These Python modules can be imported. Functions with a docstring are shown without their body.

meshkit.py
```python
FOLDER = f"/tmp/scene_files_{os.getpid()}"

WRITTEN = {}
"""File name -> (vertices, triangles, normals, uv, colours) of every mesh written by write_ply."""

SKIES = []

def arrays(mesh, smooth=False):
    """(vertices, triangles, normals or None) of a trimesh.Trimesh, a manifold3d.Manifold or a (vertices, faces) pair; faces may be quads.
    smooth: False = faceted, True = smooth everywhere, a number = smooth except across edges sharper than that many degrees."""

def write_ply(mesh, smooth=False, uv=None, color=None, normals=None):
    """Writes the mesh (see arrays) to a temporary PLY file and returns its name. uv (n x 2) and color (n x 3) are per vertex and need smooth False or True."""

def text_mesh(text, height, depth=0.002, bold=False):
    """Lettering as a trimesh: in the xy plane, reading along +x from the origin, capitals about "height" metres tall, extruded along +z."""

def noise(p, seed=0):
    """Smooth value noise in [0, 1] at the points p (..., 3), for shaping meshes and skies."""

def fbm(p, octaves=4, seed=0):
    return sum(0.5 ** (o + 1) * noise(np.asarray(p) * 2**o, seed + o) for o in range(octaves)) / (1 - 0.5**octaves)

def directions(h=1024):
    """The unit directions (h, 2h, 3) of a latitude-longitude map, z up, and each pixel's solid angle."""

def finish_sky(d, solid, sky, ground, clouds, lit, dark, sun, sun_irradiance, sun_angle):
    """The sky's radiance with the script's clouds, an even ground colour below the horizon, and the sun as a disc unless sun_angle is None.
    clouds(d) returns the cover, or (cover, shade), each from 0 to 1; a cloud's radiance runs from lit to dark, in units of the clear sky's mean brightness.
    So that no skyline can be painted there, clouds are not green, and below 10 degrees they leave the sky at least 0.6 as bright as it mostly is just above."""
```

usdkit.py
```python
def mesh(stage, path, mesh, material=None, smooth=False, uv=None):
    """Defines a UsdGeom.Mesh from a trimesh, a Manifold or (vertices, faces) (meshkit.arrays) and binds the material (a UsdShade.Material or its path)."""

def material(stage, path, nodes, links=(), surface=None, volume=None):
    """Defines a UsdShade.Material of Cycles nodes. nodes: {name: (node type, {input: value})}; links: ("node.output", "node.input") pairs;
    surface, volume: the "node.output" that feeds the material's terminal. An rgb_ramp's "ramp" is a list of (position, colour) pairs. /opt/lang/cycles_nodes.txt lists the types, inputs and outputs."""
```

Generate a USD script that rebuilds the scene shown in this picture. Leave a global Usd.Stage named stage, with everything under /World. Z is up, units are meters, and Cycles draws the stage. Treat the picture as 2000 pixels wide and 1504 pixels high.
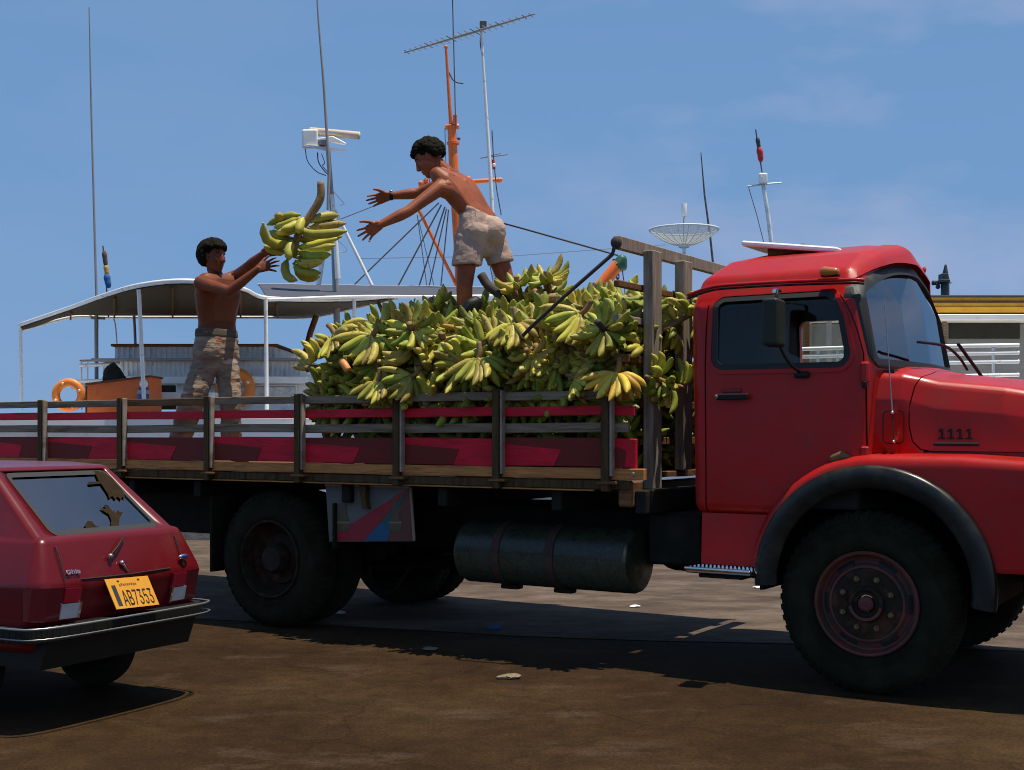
import math, random
import numpy as np, trimesh, usdkit, meshkit
from manifold3d import Manifold, Mesh as MMesh
from shapely.geometry import Polygon, Point
from shapely import affinity
from pxr import Usd, UsdGeom, UsdLux, UsdShade, Gf, Sdf

stage = Usd.Stage.CreateInMemory()
UsdGeom.SetStageUpAxis(stage, 'Z'); UsdGeom.SetStageMetersPerUnit(stage, 1.0)
UsdGeom.Xform.Define(stage, '/World'); UsdGeom.Scope.Define(stage, '/World/Looks')

# ---------------------------------------------------------------- camera, sky, sun, exposure
FPX, HZ, EYE = 2450.0, 845.0, 1.46          # focal length in photo pixels, horizon row, eye height
cam = UsdGeom.Camera.Define(stage, '/World/camera')
cam.CreateHorizontalApertureAttr(36.0); cam.CreateVerticalApertureAttr(36.0*770/1024)
cam.CreateFocalLengthAttr(36.0*FPX/2000)
cam.CreateVerticalApertureOffsetAttr(36.0*(HZ-752)/2000)
cam.CreateClippingRangeAttr(Gf.Vec2f(0.1, 5000))
cam.AddTranslateOp().Set(Gf.Vec3d(0, 0, EYE)); cam.AddRotateXOp().Set(90.0)
cam.CreateExposureAttr(0.52)

SUN = np.array([0.20, -0.06, 0.95]); SUN /= np.linalg.norm(SUN)
sun = UsdLux.DistantLight.Define(stage, '/World/sun_light')
sun.CreateIntensityAttr(0.95); sun.CreateAngleAttr(0.5); sun.CreateNormalizeAttr(True)
sun.CreateColorAttr(Gf.Vec3f(1.0, 0.93, 0.80))
_z = Gf.Vec3d(*SUN.tolist()); _x = Gf.Cross(Gf.Vec3d(0, 1, 0), _z).GetNormalized(); _y = Gf.Cross(_z, _x)
sun.AddTransformOp().Set(Gf.Matrix4d(*_x, 0, *_y, 0, *_z, 0, 0, 0, 0, 1))
sky = UsdLux.DomeLight.Define(stage, '/World/sky')
sky.CreateIntensityAttr(1.0)
sky.GetPrim().SetCustomDataByKey('kind', 'structure')
_skym = usdkit.material(stage, '/World/Looks/sky_air', {
    'tc': ('texture_coordinate', {}),
    'sky': ('sky_texture', {'sky_type': 'single_scattering', 'sun_disc': False, 'sun_elevation': float(math.asin(SUN[2])),
                            'sun_rotation': float(math.atan2(SUN[0], SUN[1])), 'air_density': 1.0, 'aerosol_density': 0.2, 'ozone_density': 2.0}),
    'hs': ('hsv', {'hue': 0.5, 'saturation': 1.42, 'value': 0.74, 'fac': 1.0}),
    'mp': ('mapping', {'mapping_type': 'point', 'scale': (2.2, 2.2, 5.5), 'location': (0.15, 0.4, 0.75)}),
    'n': ('noise_texture', {'scale': 1.5, 'detail': 5.0, 'roughness': 0.55}),
    'rp': ('rgb_ramp', {'ramp': [(0.0, (0, 0, 0, 0)), (0.42, (0, 0, 0, 0)), (0.63, (0, 0, 0, .8)), (1.0, (0, 0, 0, .95))]}),
    'hz': ('mix_color', {'blend_type': 'mix', 'b': (2.65, 4.95, 8.9)}),
    'sx': ('separate_xyz', {}), 'el': ('map_range', {'range_type': 'smoothstep', 'from_min': 0.0, 'from_max': 0.9, 'to_min': 0.90, 'to_max': 0.60, 'clamp': True}),   # haze thins towards the zenith
    'mx': ('mix_color', {'blend_type': 'mix', 'b': (5.3, 6.2, 9.0)}),
    'ea': ('map_range', {'range_type': 'smoothstep', 'from_min': -0.12, 'from_max': 0.25, 'to_min': 0.12, 'to_max': 1.0, 'clamp': True}), 'cm': ('math', {'math_type': 'multiply'}),   # thin cloud thickens towards the east
    'bg': ('background_shader', {'strength': 0.05}),
}, [('tc.generated', 'mp.vector'), ('mp.vector', 'n.vector'), ('n.fac', 'rp.fac'), ('sky.color', 'hs.color'), ('tc.generated', 'sx.vector'), ('sx.z', 'el.value'), ('el.result', 'hz.fac'),
    ('hs.color', 'hz.a'), ('hz.result', 'mx.a'), ('sx.x', 'ea.value'), ('ea.result', 'cm.value1'), ('rp.alpha', 'cm.value2'), ('cm.value', 'mx.fac'), ('mx.result', 'bg.color')], surface='bg.background')
UsdShade.MaterialBindingAPI.Apply(sky.GetPrim()).Bind(_skym)

# ---------------------------------------------------------------- photo pixel -> place, at a given true distance
def at(px, py, Y):
    return np.array([(px-1000)/FPX*Y, Y, EYE-(py-HZ)/FPX*Y])
TH = math.radians(32.5); TC, TS = math.cos(TH), math.sin(TH); TO = np.array([-1.825, 9.38, 0.0])
def tk(px, py, v):
    """the point of the truck's lengthwise vertical plane v that shows at (px, py): (forward, across, up) in the truck's own metres"""
    s = (px-1000)/FPX
    u = (-TO[0]-TS*v+s*(TO[1]+TC*v))/(TC+TS*s)
    Y = TO[1]-TS*u+TC*v
    return np.array([u, v, EYE-(py-HZ)/FPX*Y])
def tw(u, v, z):
    return np.array([TO[0]+TC*u+TS*v, TO[1]-TS*u+TC*v, z])

# ---------------------------------------------------------------- scene helpers
_names = {}
def _fresh(parent, name):
    k = (parent, name); n = _names.get(k, -1)+1; _names[k] = n
    return parent+'/'+(name if n == 0 else '%s_%03d' % (name, n))
def tagp(p, label=None, cat=None, group=None, kind=None):
    for k, v in (('label', label), ('category', cat), ('group', group), ('kind', kind)):
        if v: p.SetCustomDataByKey(k, v)
class Thing:
    """an Xform at a thing's base; its parts are given in its own axes, or in the world's when world=True"""
    def __init__(self, name, label, cat, loc=(0, 0, 0), rz=0.0, group=None, kind=None):
        self.path = _fresh('/World', name)
        x = UsdGeom.Xform.Define(stage, self.path)
        x.AddTranslateOp().Set(Gf.Vec3d(*map(float, loc)))
        if rz: x.AddRotateZOp().Set(math.degrees(rz))
        self.prim = x.GetPrim(); self.loc = np.array(loc, float); self.rz = rz
        tagp(self.prim, label, cat, group, kind)
    def part(self, name, mesh, m, smooth=False, world=False, label=None, kind=None, parent=None):
        v, f = vf(mesh)
        if world:
            c, s = math.cos(-self.rz), math.sin(-self.rz)
            v = v-self.loc
            v = np.stack([c*v[:, 0]-s*v[:, 1], s*v[:, 0]+c*v[:, 1], v[:, 2]], 1)
        path = _fresh(parent or self.path, name)
        g = usdkit.mesh(stage, path, (v, f), m, smooth)
        tagp(g.GetPrim(), label, None, None, kind)
        return path
def single(name, mesh, m, label=None, cat=None, group=None, kind=None, smooth=False):
    path = _fresh('/World', name)
    v, f = vf(mesh)
    o = np.array([v[:, 0].mean(), v[:, 1].mean(), v[:, 2].min()])
    g = usdkit.mesh(stage, path, (v-o, f), m, smooth)
    g.AddTranslateOp().Set(Gf.Vec3d(*o.tolist()))
    tagp(g.GetPrim(), label, cat, group, kind)
    return path
def copy_of(src, name, label, cat, group, M):
    path = _fresh('/World', name)
    x = UsdGeom.Xform.Define(stage, path)
    x.GetPrim().GetReferences().AddInternalReference(Sdf.Path(src)); x.GetPrim().SetInstanceable(True)
    x.MakeMatrixXform().Set(Gf.Matrix4d(*np.asarray(M, float).T.ravel().tolist()))
    tagp(x.GetPrim(), label, cat, group)
    return path

# ---------------------------------------------------------------- mesh helpers
def vf(m):
    if isinstance(m, Manifold):
        q = m.to_mesh(); return np.array(q.vert_properties[:, :3], float), np.array(q.tri_verts, int)
    if isinstance(m, (list,)):
        vs, fs, n = [], [], 0
        for a in m:
            v, f = vf(a); vs.append(v); fs.append(f+n); n += len(v)
        return np.vstack(vs), np.vstack(fs)
    if isinstance(m, tuple):
        v, f = np.asarray(m[0], float), np.asarray(m[1], int)
        if f.shape[1] == 4: f = np.vstack([f[:, [0, 1, 2]], f[:, [0, 2, 3]]])
        return v, f
    return np.array(m.vertices, float), np.array(m.faces, int)
def mani(m):
    v, f = vf(m)
    return Manifold(MMesh(vert_properties=np.ascontiguousarray(v, np.float32), tri_verts=np.ascontiguousarray(f, np.uint32)))
def hullm(pts): return Manifold.hull_points(np.asarray(pts, np.float64))
def cb(x0, x1, y0, y1, z0, z1, ch=0.006):
    """a box with chamfered edges"""
    x0, x1 = min(x0, x1), max(x0, x1); y0, y1 = min(y0, y1), max(y0, y1); z0, z1 = min(z0, z1), max(z0, z1)
    ch = min(ch, (x1-x0)*.3, (y1-y0)*.3, (z1-z0)*.3); p = []
    for sx in (0, 1):
        for sy in (0, 1):
            for sz in (0, 1):
                c = [(x0, x1)[sx], (y0, y1)[sy], (z0, z1)[sz]]; d = [(ch, -ch)[sx], (ch, -ch)[sy], (ch, -ch)[sz]]
                for k in range(3):
                    q = [c[i]+(d[i] if i != k else 0) for i in range(3)]; p.append(q)
    return hullm(p)
def bar(a, b, w, h, ch=0.004, up=(0, 0, 1)):
    """a straight bar with a w x h section, h along up"""
    a, b, up = np.array(a, float), np.array(b, float), np.array(up, float)
    d = b-a; L = np.linalg.norm(d); d /= L
    s = np.cross(d, up)
    if np.linalg.norm(s) < 1e-6: s = np.cross(d, [1, 0, 0])
    s /= np.linalg.norm(s); t = np.cross(s, d)
    v, f = vf(cb(0, L, -w/2, w/2, -h/2, h/2, ch))
    return (a+v[:, :1]*d+v[:, 1:2]*s+v[:, 2:3]*t, f)
def tube(pts, r, sides=8, cap=True):
    p = np.asarray(pts, float); r = np.broadcast_to(np.asarray(r, float), (len(p),))
    t = np.gradient(p, axis=0); t /= np.linalg.norm(t, axis=1, keepdims=True)+1e-12
    a = np.cross(t[0], [0, 0, 1.0] if abs(t[0][2]) < .9 else [1.0, 0, 0]); a /= np.linalg.norm(a)
    A = [a]
    for i in range(1, len(p)):
        a = A[-1]-t[i]*np.dot(A[-1], t[i]); a /= np.linalg.norm(a)+1e-12; A.append(a)
    A = np.array(A); B = np.cross(t, A); g = np.arange(sides)*2*np.pi/sides
    v = (p[:, None]+r[:, None, None]*(np.cos(g)[None, :, None]*A[:, None]+np.sin(g)[None, :, None]*B[:, None])).reshape(-1, 3)
    f = []
    n = len(p)
    for i in range(n-1):
        for j in range(sides):
            k = (j+1) % sides
            f += [(i*sides+j, i*sides+k, (i+1)*sides+k), (i*sides+j, (i+1)*sides+k, (i+1)*sides+j)]
    if cap:
        v = np.vstack([v, p[0], p[-1]]); c0, c1 = n*sides, n*sides+1
        for j in range(sides):
            k = (j+1) % sides
            f += [(c0, k, j), (c1, (n-1)*sides+j, (n-1)*sides+k)]
    return v, np.array(f)
def spline(P, n=12):
    P = np.asarray(P, float)
    if len(P) == 2: return P[0]+np.linspace(0, 1, n)[:, None]*(P[1]-P[0])
    Q = np.vstack([2*P[0]-P[1], P, 2*P[-1]-P[-2]]); out = []
    m = max(2, int(math.ceil(n/(len(P)-1))))
    for i in range(len(P)-1):
        p0, p1, p2, p3 = Q[i:i+4]
        for t in np.linspace(0, 1, m, endpoint=False):
            out.append(.5*(2*p1+(p2-p0)*t+(2*p0-5*p1+4*p2-p3)*t*t+(3*p1-p0-3*p2+p3)*t**3))
    out.append(P[-1]); return np.array(out)
def prism(poly, a0, a1, axes='uz'):
    """a polygon in two axes pulled along the third: uz -> along v, uv -> along z, vz -> along u"""
    pg = poly if isinstance(poly, Polygon) else Polygon(poly)
    pg = pg.buffer(0)
    m = trimesh.creation.extrude_polygon(pg, abs(a1-a0), engine='earcut')
    v = np.array(m.vertices); a = min(a0, a1)
    w = v[:, 2]+a
    if axes == 'uz': V = np.stack([v[:, 0], w, v[:, 1]], 1)
    elif axes == 'uv': V = np.stack([v[:, 0], v[:, 1], w], 1)
    else: V = np.stack([w, v[:, 0], v[:, 1]], 1)
    f = np.array(m.faces)
    if axes == 'uz': f = f[:, ::-1]
    return V, f
def turn(profile, origin, axis, n=32):
    """profile [(radius, along)] turned about axis through origin"""
    P = np.asarray(profile, float); ax = np.array(axis, float); ax /= np.linalg.norm(ax)
    a = np.cross(ax, [0, 0, 1.0] if abs(ax[2]) < .9 else [1.0, 0, 0]); a /= np.linalg.norm(a); b = np.cross(ax, a)
    g = np.arange(n)*2*np.pi/n
    v = (np.array(origin)+P[:, None, 1:2]*ax+P[:, None, 0:1]*(np.cos(g)[None, :, None]*a+np.sin(g)[None, :, None]*b)).reshape(-1, 3)
    f = []
    for i in range(len(P)-1):
        for j in range(n):
            k = (j+1) % n
            f += [(i*n+j, i*n+k, (i+1)*n+k), (i*n+j, (i+1)*n+k, (i+1)*n+j)]
    return v, np.array(f)
def ball(c, r, sub=2):
    m = trimesh.creation.icosphere(sub); return (np.array(m.vertices)*np.asarray(r)+np.asarray(c), np.array(m.faces))
def sph(c, r, n=16): return Manifold.sphere(float(r), n).translate([float(x) for x in c])
def rounded(poly, r):
    return Polygon(poly).buffer(-r).buffer(r, quad_segs=6)

# ---------------------------------------------------------------- materials
def mat(name, col, rough=.55, metal=0.0, var=.18, scale=5.0, stretch=(1, 1, 1), bump=0.0, bscale=60.0, dirt=None, dscale=3.0, dlo=.5, dhi=.68,
        coat=0.0, rand=0.0, spec=.5, rvar=0.0, world=False, diffuse_rough=0.0):
    c = np.array(col, float)
    N = {'tc': ('texture_coordinate', {}), 'geo': ('geometry', {}), 'mp': ('mapping', {'mapping_type': 'point', 'scale': stretch}),
         'n': ('noise_texture', {'scale': scale, 'detail': 6.0, 'roughness': .6}),
         'rp': ('rgb_ramp', {'ramp': [(.25, tuple(c*(1-var))), (.75, tuple(np.minimum(c*(1+var), .95)))]}),
         'p': ('principled_bsdf', {'roughness': rough, 'metallic': metal, 'coat_weight': coat, 'coat_roughness': .12, 'specular_ior_level': spec, 'diffuse_roughness': diffuse_rough})}
    src = 'geo.position' if world else 'tc.object'
    L = [(src, 'mp.vector'), ('mp.vector', 'n.vector'), ('n.fac', 'rp.fac')]
    out = 'rp.color'
    if dirt is not None:
        N['n2'] = ('noise_texture', {'scale': dscale, 'detail': 8.0, 'roughness': .65})
        N['r2'] = ('rgb_ramp', {'ramp': [(dlo, (0, 0, 0)), (dhi, (1, 1, 1))]})
        N['mx'] = ('mix_color', {'blend_type': 'mix', 'b': tuple(dirt)})
        L += [('mp.vector', 'n2.vector'), ('n2.fac', 'r2.fac'), ('r2.color', 'mx.fac'), (out, 'mx.a')]
        out = 'mx.result'
    if rand:
        N['oi'] = ('object_info', {})
        N['mr'] = ('map_range', {'from_min': 0.0, 'from_max': 1.0, 'to_min': 1-rand, 'to_max': 1+rand})
        N['hv'] = ('hsv', {'hue': .5, 'saturation': 1.0, 'fac': 1.0})
        L += [('oi.random', 'mr.value'), ('mr.result', 'hv.value'), (out, 'hv.color')]
        out = 'hv.color'
    L.append((out, 'p.base_color'))
    if rvar:
        N['rr'] = ('map_range', {'from_min': .3, 'from_max': .7, 'to_min': max(rough-rvar, .03), 'to_max': min(rough+rvar, 1.0)})
        L += [('n.fac', 'rr.value'), ('rr.result', 'p.roughness')]
    if bump:
        N['nb'] = ('noise_texture', {'scale': bscale, 'detail': 5.0, 'roughness': .6})
        N['b'] = ('bump', {'strength': 1.0, 'distance': bump})
        L += [('mp.vector', 'nb.vector'), ('nb.fac', 'b.height'), ('b.normal', 'p.normal')]
    return usdkit.material(stage, '/World/Looks/'+name, N, L, surface='p.BSDF')
def glass(name, tint, refl=(1, 1, 1), rough=0.02, ior=1.5):
    return usdkit.material(stage, '/World/Looks/'+name, {
        'f': ('fresnel', {'IOR': ior}), 't': ('transparent_bsdf', {'color': tint}), 'g': ('glossy_bsdf', {'color': refl, 'roughness': rough}),
        'm': ('mix_closure', {})}, [('f.fac', 'm.fac'), ('t.BSDF', 'm.closure1'), ('g.BSDF', 'm.closure2')], surface='m.closure')
K = {}
K['red'] = mat('red_truck_paint', (.41, .009, .007), .38, var=.14, scale=2.2, coat=.08, spec=.25, rvar=.12, dirt=(.27, .024, .014), dscale=3.4, dlo=.44, dhi=.78, bump=.0009, bscale=7)
K['dark_red'] = mat('dark_red_paint', (.20, .008, .007), .5, var=.15)
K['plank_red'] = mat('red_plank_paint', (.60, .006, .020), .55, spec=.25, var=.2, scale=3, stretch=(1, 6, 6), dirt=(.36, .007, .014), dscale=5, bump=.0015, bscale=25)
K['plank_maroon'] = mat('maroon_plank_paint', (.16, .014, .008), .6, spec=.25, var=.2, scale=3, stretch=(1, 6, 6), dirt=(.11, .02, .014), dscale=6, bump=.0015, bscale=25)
K['wood_grey'] = mat('weathered_grey_wood', (.23, .165, .105), .85, spec=.2, var=.35, scale=4, stretch=(1, 14, 14), dirt=(.12, .06, .025), dscale=2.5, bump=.004, bscale=14)
K['wood_brown'] = mat('brown_wood', (.17, .075, .026), .8, spec=.2, var=.4, scale=4, stretch=(1, 12, 12), dirt=(.06, .03, .016), dscale=3, bump=.004, bscale=14)
K['wood_orange'] = mat('worn_orange_wood', (.50, .20, .055), .75, spec=.2, var=.35, scale=4, stretch=(1, 12, 12), dirt=(.22, .085, .03), dscale=3, dlo=.48, bump=.004, bscale=14)
K['post_wood'] = mat('dark_post_wood', (.085, .050, .021), .9, spec=.1, var=.35, scale=5, stretch=(8, 8, 1), dirt=(.03, .02, .012), bump=.003, bscale=18)
K['rack_wood'] = mat('grey_rack_wood', (.27, .215, .16), .85, spec=.2, var=.35, scale=4, stretch=(12, 12, 1), dirt=(.15, .10, .065), dscale=2.5, bump=.004, bscale=14)
K['pale_edge'] = mat('pale_edge_strip', (.34, .27, .20), .7, spec=.2, var=.3, scale=10, dirt=(.2, .12, .07), dscale=8)
K['chassis'] = mat('black_chassis', (.012, .011, .007), .8, spec=.2, var=.4, scale=6, dirt=(.024, .018, .01), dscale=5, bump=.002, bscale=30)
K['tank'] = mat('dark_tank_paint', (.026, .030, .017), .34, spec=.4, var=.3, scale=14, dirt=(.055, .048, .03), dscale=60, dlo=.52, dhi=.62, bump=.0012, bscale=120, rvar=.15)
K['rubber'] = mat('tyre_rubber', (.017, .0145, .0075), .95, spec=.1, var=.4, scale=9, dirt=(.026, .022, .013), dscale=5, bump=.0015, bscale=60)
K['lip'] = mat('black_gloss_rubber', (.009, .009, .007), .34, spec=.35, var=.4, scale=8, rvar=.1, dirt=(.028, .024, .016), dscale=6)
K['rim'] = mat('dusty_red_rim', (.13, .024, .014), .6, var=.35, scale=9, dirt=(.05, .03, .018), dscale=7, dlo=.42, dhi=.62, bump=.001)
K['hubdark'] = mat('greasy_hub', (.024, .018, .010), .75, spec=.15, var=.4, scale=12, dirt=(.10, .035, .02), dscale=9)
K['nut'] = mat('brass_nut', (.20, .12, .05), .5, metal=.5, var=.3)
K['chrome'] = mat('chrome', (.72, .72, .72), .16, metal=1.0, var=.1, rvar=.06)
K['steel'] = mat('dull_steel', (.30, .29, .27), .4, metal=.7, var=.25, scale=12)
K['black'] = mat('black_trim', (.009, .009, .007), .55, spec=.25, var=.3)
K['seal'] = mat('black_seal', (.012, .012, .010), .6, var=.2)
K['cabin'] = mat('dark_cab_interior', (.02, .019, .014), .8, var=.3)
K['amber'] = mat('amber_lens', (.45, .13, .02), .25, var=.15, coat=.4)
K['white'] = mat('white_boat_paint', (.84, .82, .77), .45, var=.06, scale=3, dirt=(.55, .50, .42), dscale=2.2, dlo=.55, dhi=.8)
K['white_tube'] = mat('white_tube_paint', (.84, .82, .78), .35, var=.08, dirt=(.5, .42, .32), dscale=7, dlo=.6)
K['offwhite'] = mat('grey_white_panel', (.80, .79, .76), .5, var=.1, scale=4, dirt=(.42, .40, .36), dscale=3)
K['beige'] = mat('beige_casing', (.60, .50, .38), .45, var=.1)
K['orange'] = mat('orange_boat_paint', (.84, .17, .022), .42, var=.12, scale=4, dirt=(.66, .13, .025), dscale=4, dlo=.5)
K['buoy'] = mat('orange_buoy', (.88, .24, .025), .42, var=.1, scale=6, dirt=(.7, .2, .05), dscale=6)
K['canvas_grey'] = mat('grey_awning_cloth', (.055, .058, .078), .85, var=.1, scale=3, bump=.004, bscale=6)
K['canvas_dark'] = mat('dark_awning_cloth', (.055, .040, .022), .9, var=.15, scale=4, stretch=(1, 8, 1), bump=.006, bscale=5)
K['rope'] = mat('dark_rope', (.045, .032, .026), .85, var=.3, scale=60, bump=.002, bscale=150)
K['wire'] = mat('thin_grey_wire', (.10, .09, .09), .6, var=.2)
K['pole_grey'] = mat('grey_pole', (.30, .28, .27), .5, var=.15)
K['green'] = mat('green_paint', (.02, .10, .05), .5, var=.2)
K['blue'] = mat('blue_print', (.01, .075, .16), .5, var=.12)
K['teal'] = mat('teal_print', (.012, .075, .06), .5, var=.12)
K['board_grey'] = mat('grey_flap_board', (.12, .115, .10), .6, var=.2, scale=6, dirt=(.09, .08, .06), dscale=6)
K['board_red'] = mat('red_print', (.30, .012, .022), .55, var=.2, scale=9)
K['board_brown'] = mat('brown_print', (.11, .032, .018), .55, var=.2, scale=8)
K['figure'] = mat('ochre_print', (.085, .06, .028), .6, var=.35, scale=30)
K['ochre_light'] = mat('pale_ochre_print', (.20, .15, .09), .6, var=.25, scale=30)
K['yellow_boat'] = mat('yellow_orange_paint', (.95, .50, .04), .5, var=.1, scale=3, dirt=(.8, .36, .04), dscale=5)
K['grey_house'] = mat('grey_deckhouse_paint', (.22, .215, .20), .6, var=.15, scale=3)
K['darkgrey'] = mat('dark_grey_mast', (.035, .045, .045), .6, var=.2)
K['flag_red'] = mat('red_cloth', (.5, .03, .02), .85, var=.15)
K['flag_brown'] = mat('brown_cloth', (.11, .06, .04), .85, var=.2)
K['flag_blue'] = mat('blue_cloth', (.02, .11, .32), .85, var=.15)
K['flag_yellow'] = mat('yellow_cloth', (.55, .33, .05), .85, var=.15)
K['flag_green'] = mat('green_cloth', (.02, .12, .05), .85, var=.15)
# ================================================================ the setting
def sheet(x0, x1, y0, y1, z, nx=2, ny=2):
    xs, ys = np.linspace(x0, x1, nx), np.linspace(y0, y1, ny)
    v = np.array([(x, y, z) for y in ys for x in xs]); f = []
    for j in range(ny-1):
        for i in range(nx-1):
            a = j*nx+i; f += [(a, a+1, a+nx+1), (a, a+nx+1, a+nx)]
    return v, np.array(f)
K['asphalt'] = usdkit.material(stage, '/World/Looks/quay_asphalt', {
    'geo': ('geometry', {}), 'n1': ('noise_texture', {'scale': .55, 'detail': 7.0, 'roughness': .6}), 'n2': ('noise_texture', {'scale': 7.0, 'detail': 8.0, 'roughness': .7}),
    'mp': ('mapping', {'mapping_type': 'point', 'scale': (.8, 1.5, 1)}), 'n3': ('noise_texture', {'scale': 1.6, 'detail': 8.0, 'roughness': .68}),
    'n4': ('noise_texture', {'scale': 130.0, 'detail': 3.0}),
    'r1': ('rgb_ramp', {'ramp': [(.3, (.019, .0095, .0032)), (.5, (.034, .0175, .006)), (.70, (.058, .032, .0125))]}),
    'r2': ('rgb_ramp', {'ramp': [(.3, (.65, .65, .65)), (.7, (1.25, 1.25, 1.25))]}),
    'r3': ('rgb_ramp', {'ramp': [(.55, (0, 0, 0)), (.78, (1, 1, 1))]}),
    'm1': ('mix_color', {'blend_type': 'multiply', 'fac': 1.0}), 'm2': ('mix_color', {'blend_type': 'mix', 'b': (.075, .05, .03)}),
    'b': ('bump', {'distance': .004, 'strength': 1.0}), 'n5': ('noise_texture', {'scale': 55.0, 'detail': 4.0, 'roughness': .8}), 'r5': ('rgb_ramp', {'ramp': [(.3, (.55, .55, .55)), (.5, (1, 1, 1)), (.72, (1.7, 1.65, 1.55))]}), 'm5': ('mix_color', {'blend_type': 'multiply', 'fac': 1.0}),
    'vo': ('voronoi_texture', {'feature': 'distance_to_edge', 'scale': .8}), 'wn': ('noise_texture', {'scale': 2.2, 'detail': 5.0}), 'wm': ('mix_color', {'blend_type': 'mix', 'fac': .4}), 'rv': ('rgb_ramp', {'ramp': [(0, (.45, .43, .4)), (.003, (.6, .6, .6)), (.007, (1, 1, 1))]}), 'm6': ('mix_color', {'blend_type': 'multiply', 'fac': .55}),
    'p': ('principled_bsdf', {'roughness': .9, 'specular_ior_level': .1})},
    [('geo.position', 'n1.vector'), ('geo.position', 'n2.vector'), ('geo.position', 'mp.vector'), ('mp.vector', 'n3.vector'), ('geo.position', 'n4.vector'),
     ('n1.fac', 'r1.fac'), ('n2.fac', 'r2.fac'), ('n3.fac', 'r3.fac'), ('r1.color', 'm1.a'), ('r2.color', 'm1.b'), ('m1.result', 'm2.a'), ('r3.color', 'm2.fac'),
     ('geo.position', 'n5.vector'), ('n5.fac', 'r5.fac'), ('m2.result', 'm5.a'), ('r5.color', 'm5.b'), ('geo.position', 'wn.vector'), ('geo.position', 'wm.a'), ('wn.color', 'wm.b'), ('wm.result', 'vo.vector'), ('vo.distance', 'rv.fac'), ('m5.result', 'm6.a'), ('rv.color', 'm6.b'), ('m6.result', 'p.base_color'), ('n4.fac', 'b.height'), ('b.normal', 'p.normal')], surface='p.BSDF')
K['apron'] = usdkit.material(stage, '/World/Looks/worn_quay_apron', {
    'geo': ('geometry', {}), 'mp': ('mapping', {'mapping_type': 'point', 'scale': (.9, 1.5, 1)}), 'n1': ('noise_texture', {'scale': 1.3, 'detail': 8.0, 'roughness': .7}),
    'n2': ('noise_texture', {'scale': 16.0, 'detail': 6.0}), 'r1': ('rgb_ramp', {'ramp': [(.28, (.035, .023, .015)), (.48, (.085, .060, .044)), (.7, (.17, .125, .095))]}),
    'b': ('bump', {'distance': .01, 'strength': 1.0}), 'p': ('principled_bsdf', {'roughness': .9, 'specular_ior_level': .15})},
    [('geo.position', 'mp.vector'), ('mp.vector', 'n1.vector'), ('mp.vector', 'n2.vector'), ('n1.fac', 'r1.fac'), ('r1.color', 'p.base_color'), ('n2.fac', 'b.height'), ('b.normal', 'p.normal')], surface='p.BSDF')
QE = 17.4
single('ground', sheet(-60, 60, -60, QE-.4, 0, 5, 5), K['asphalt'], 'dark oil-stained asphalt of the quay', kind='structure')
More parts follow.
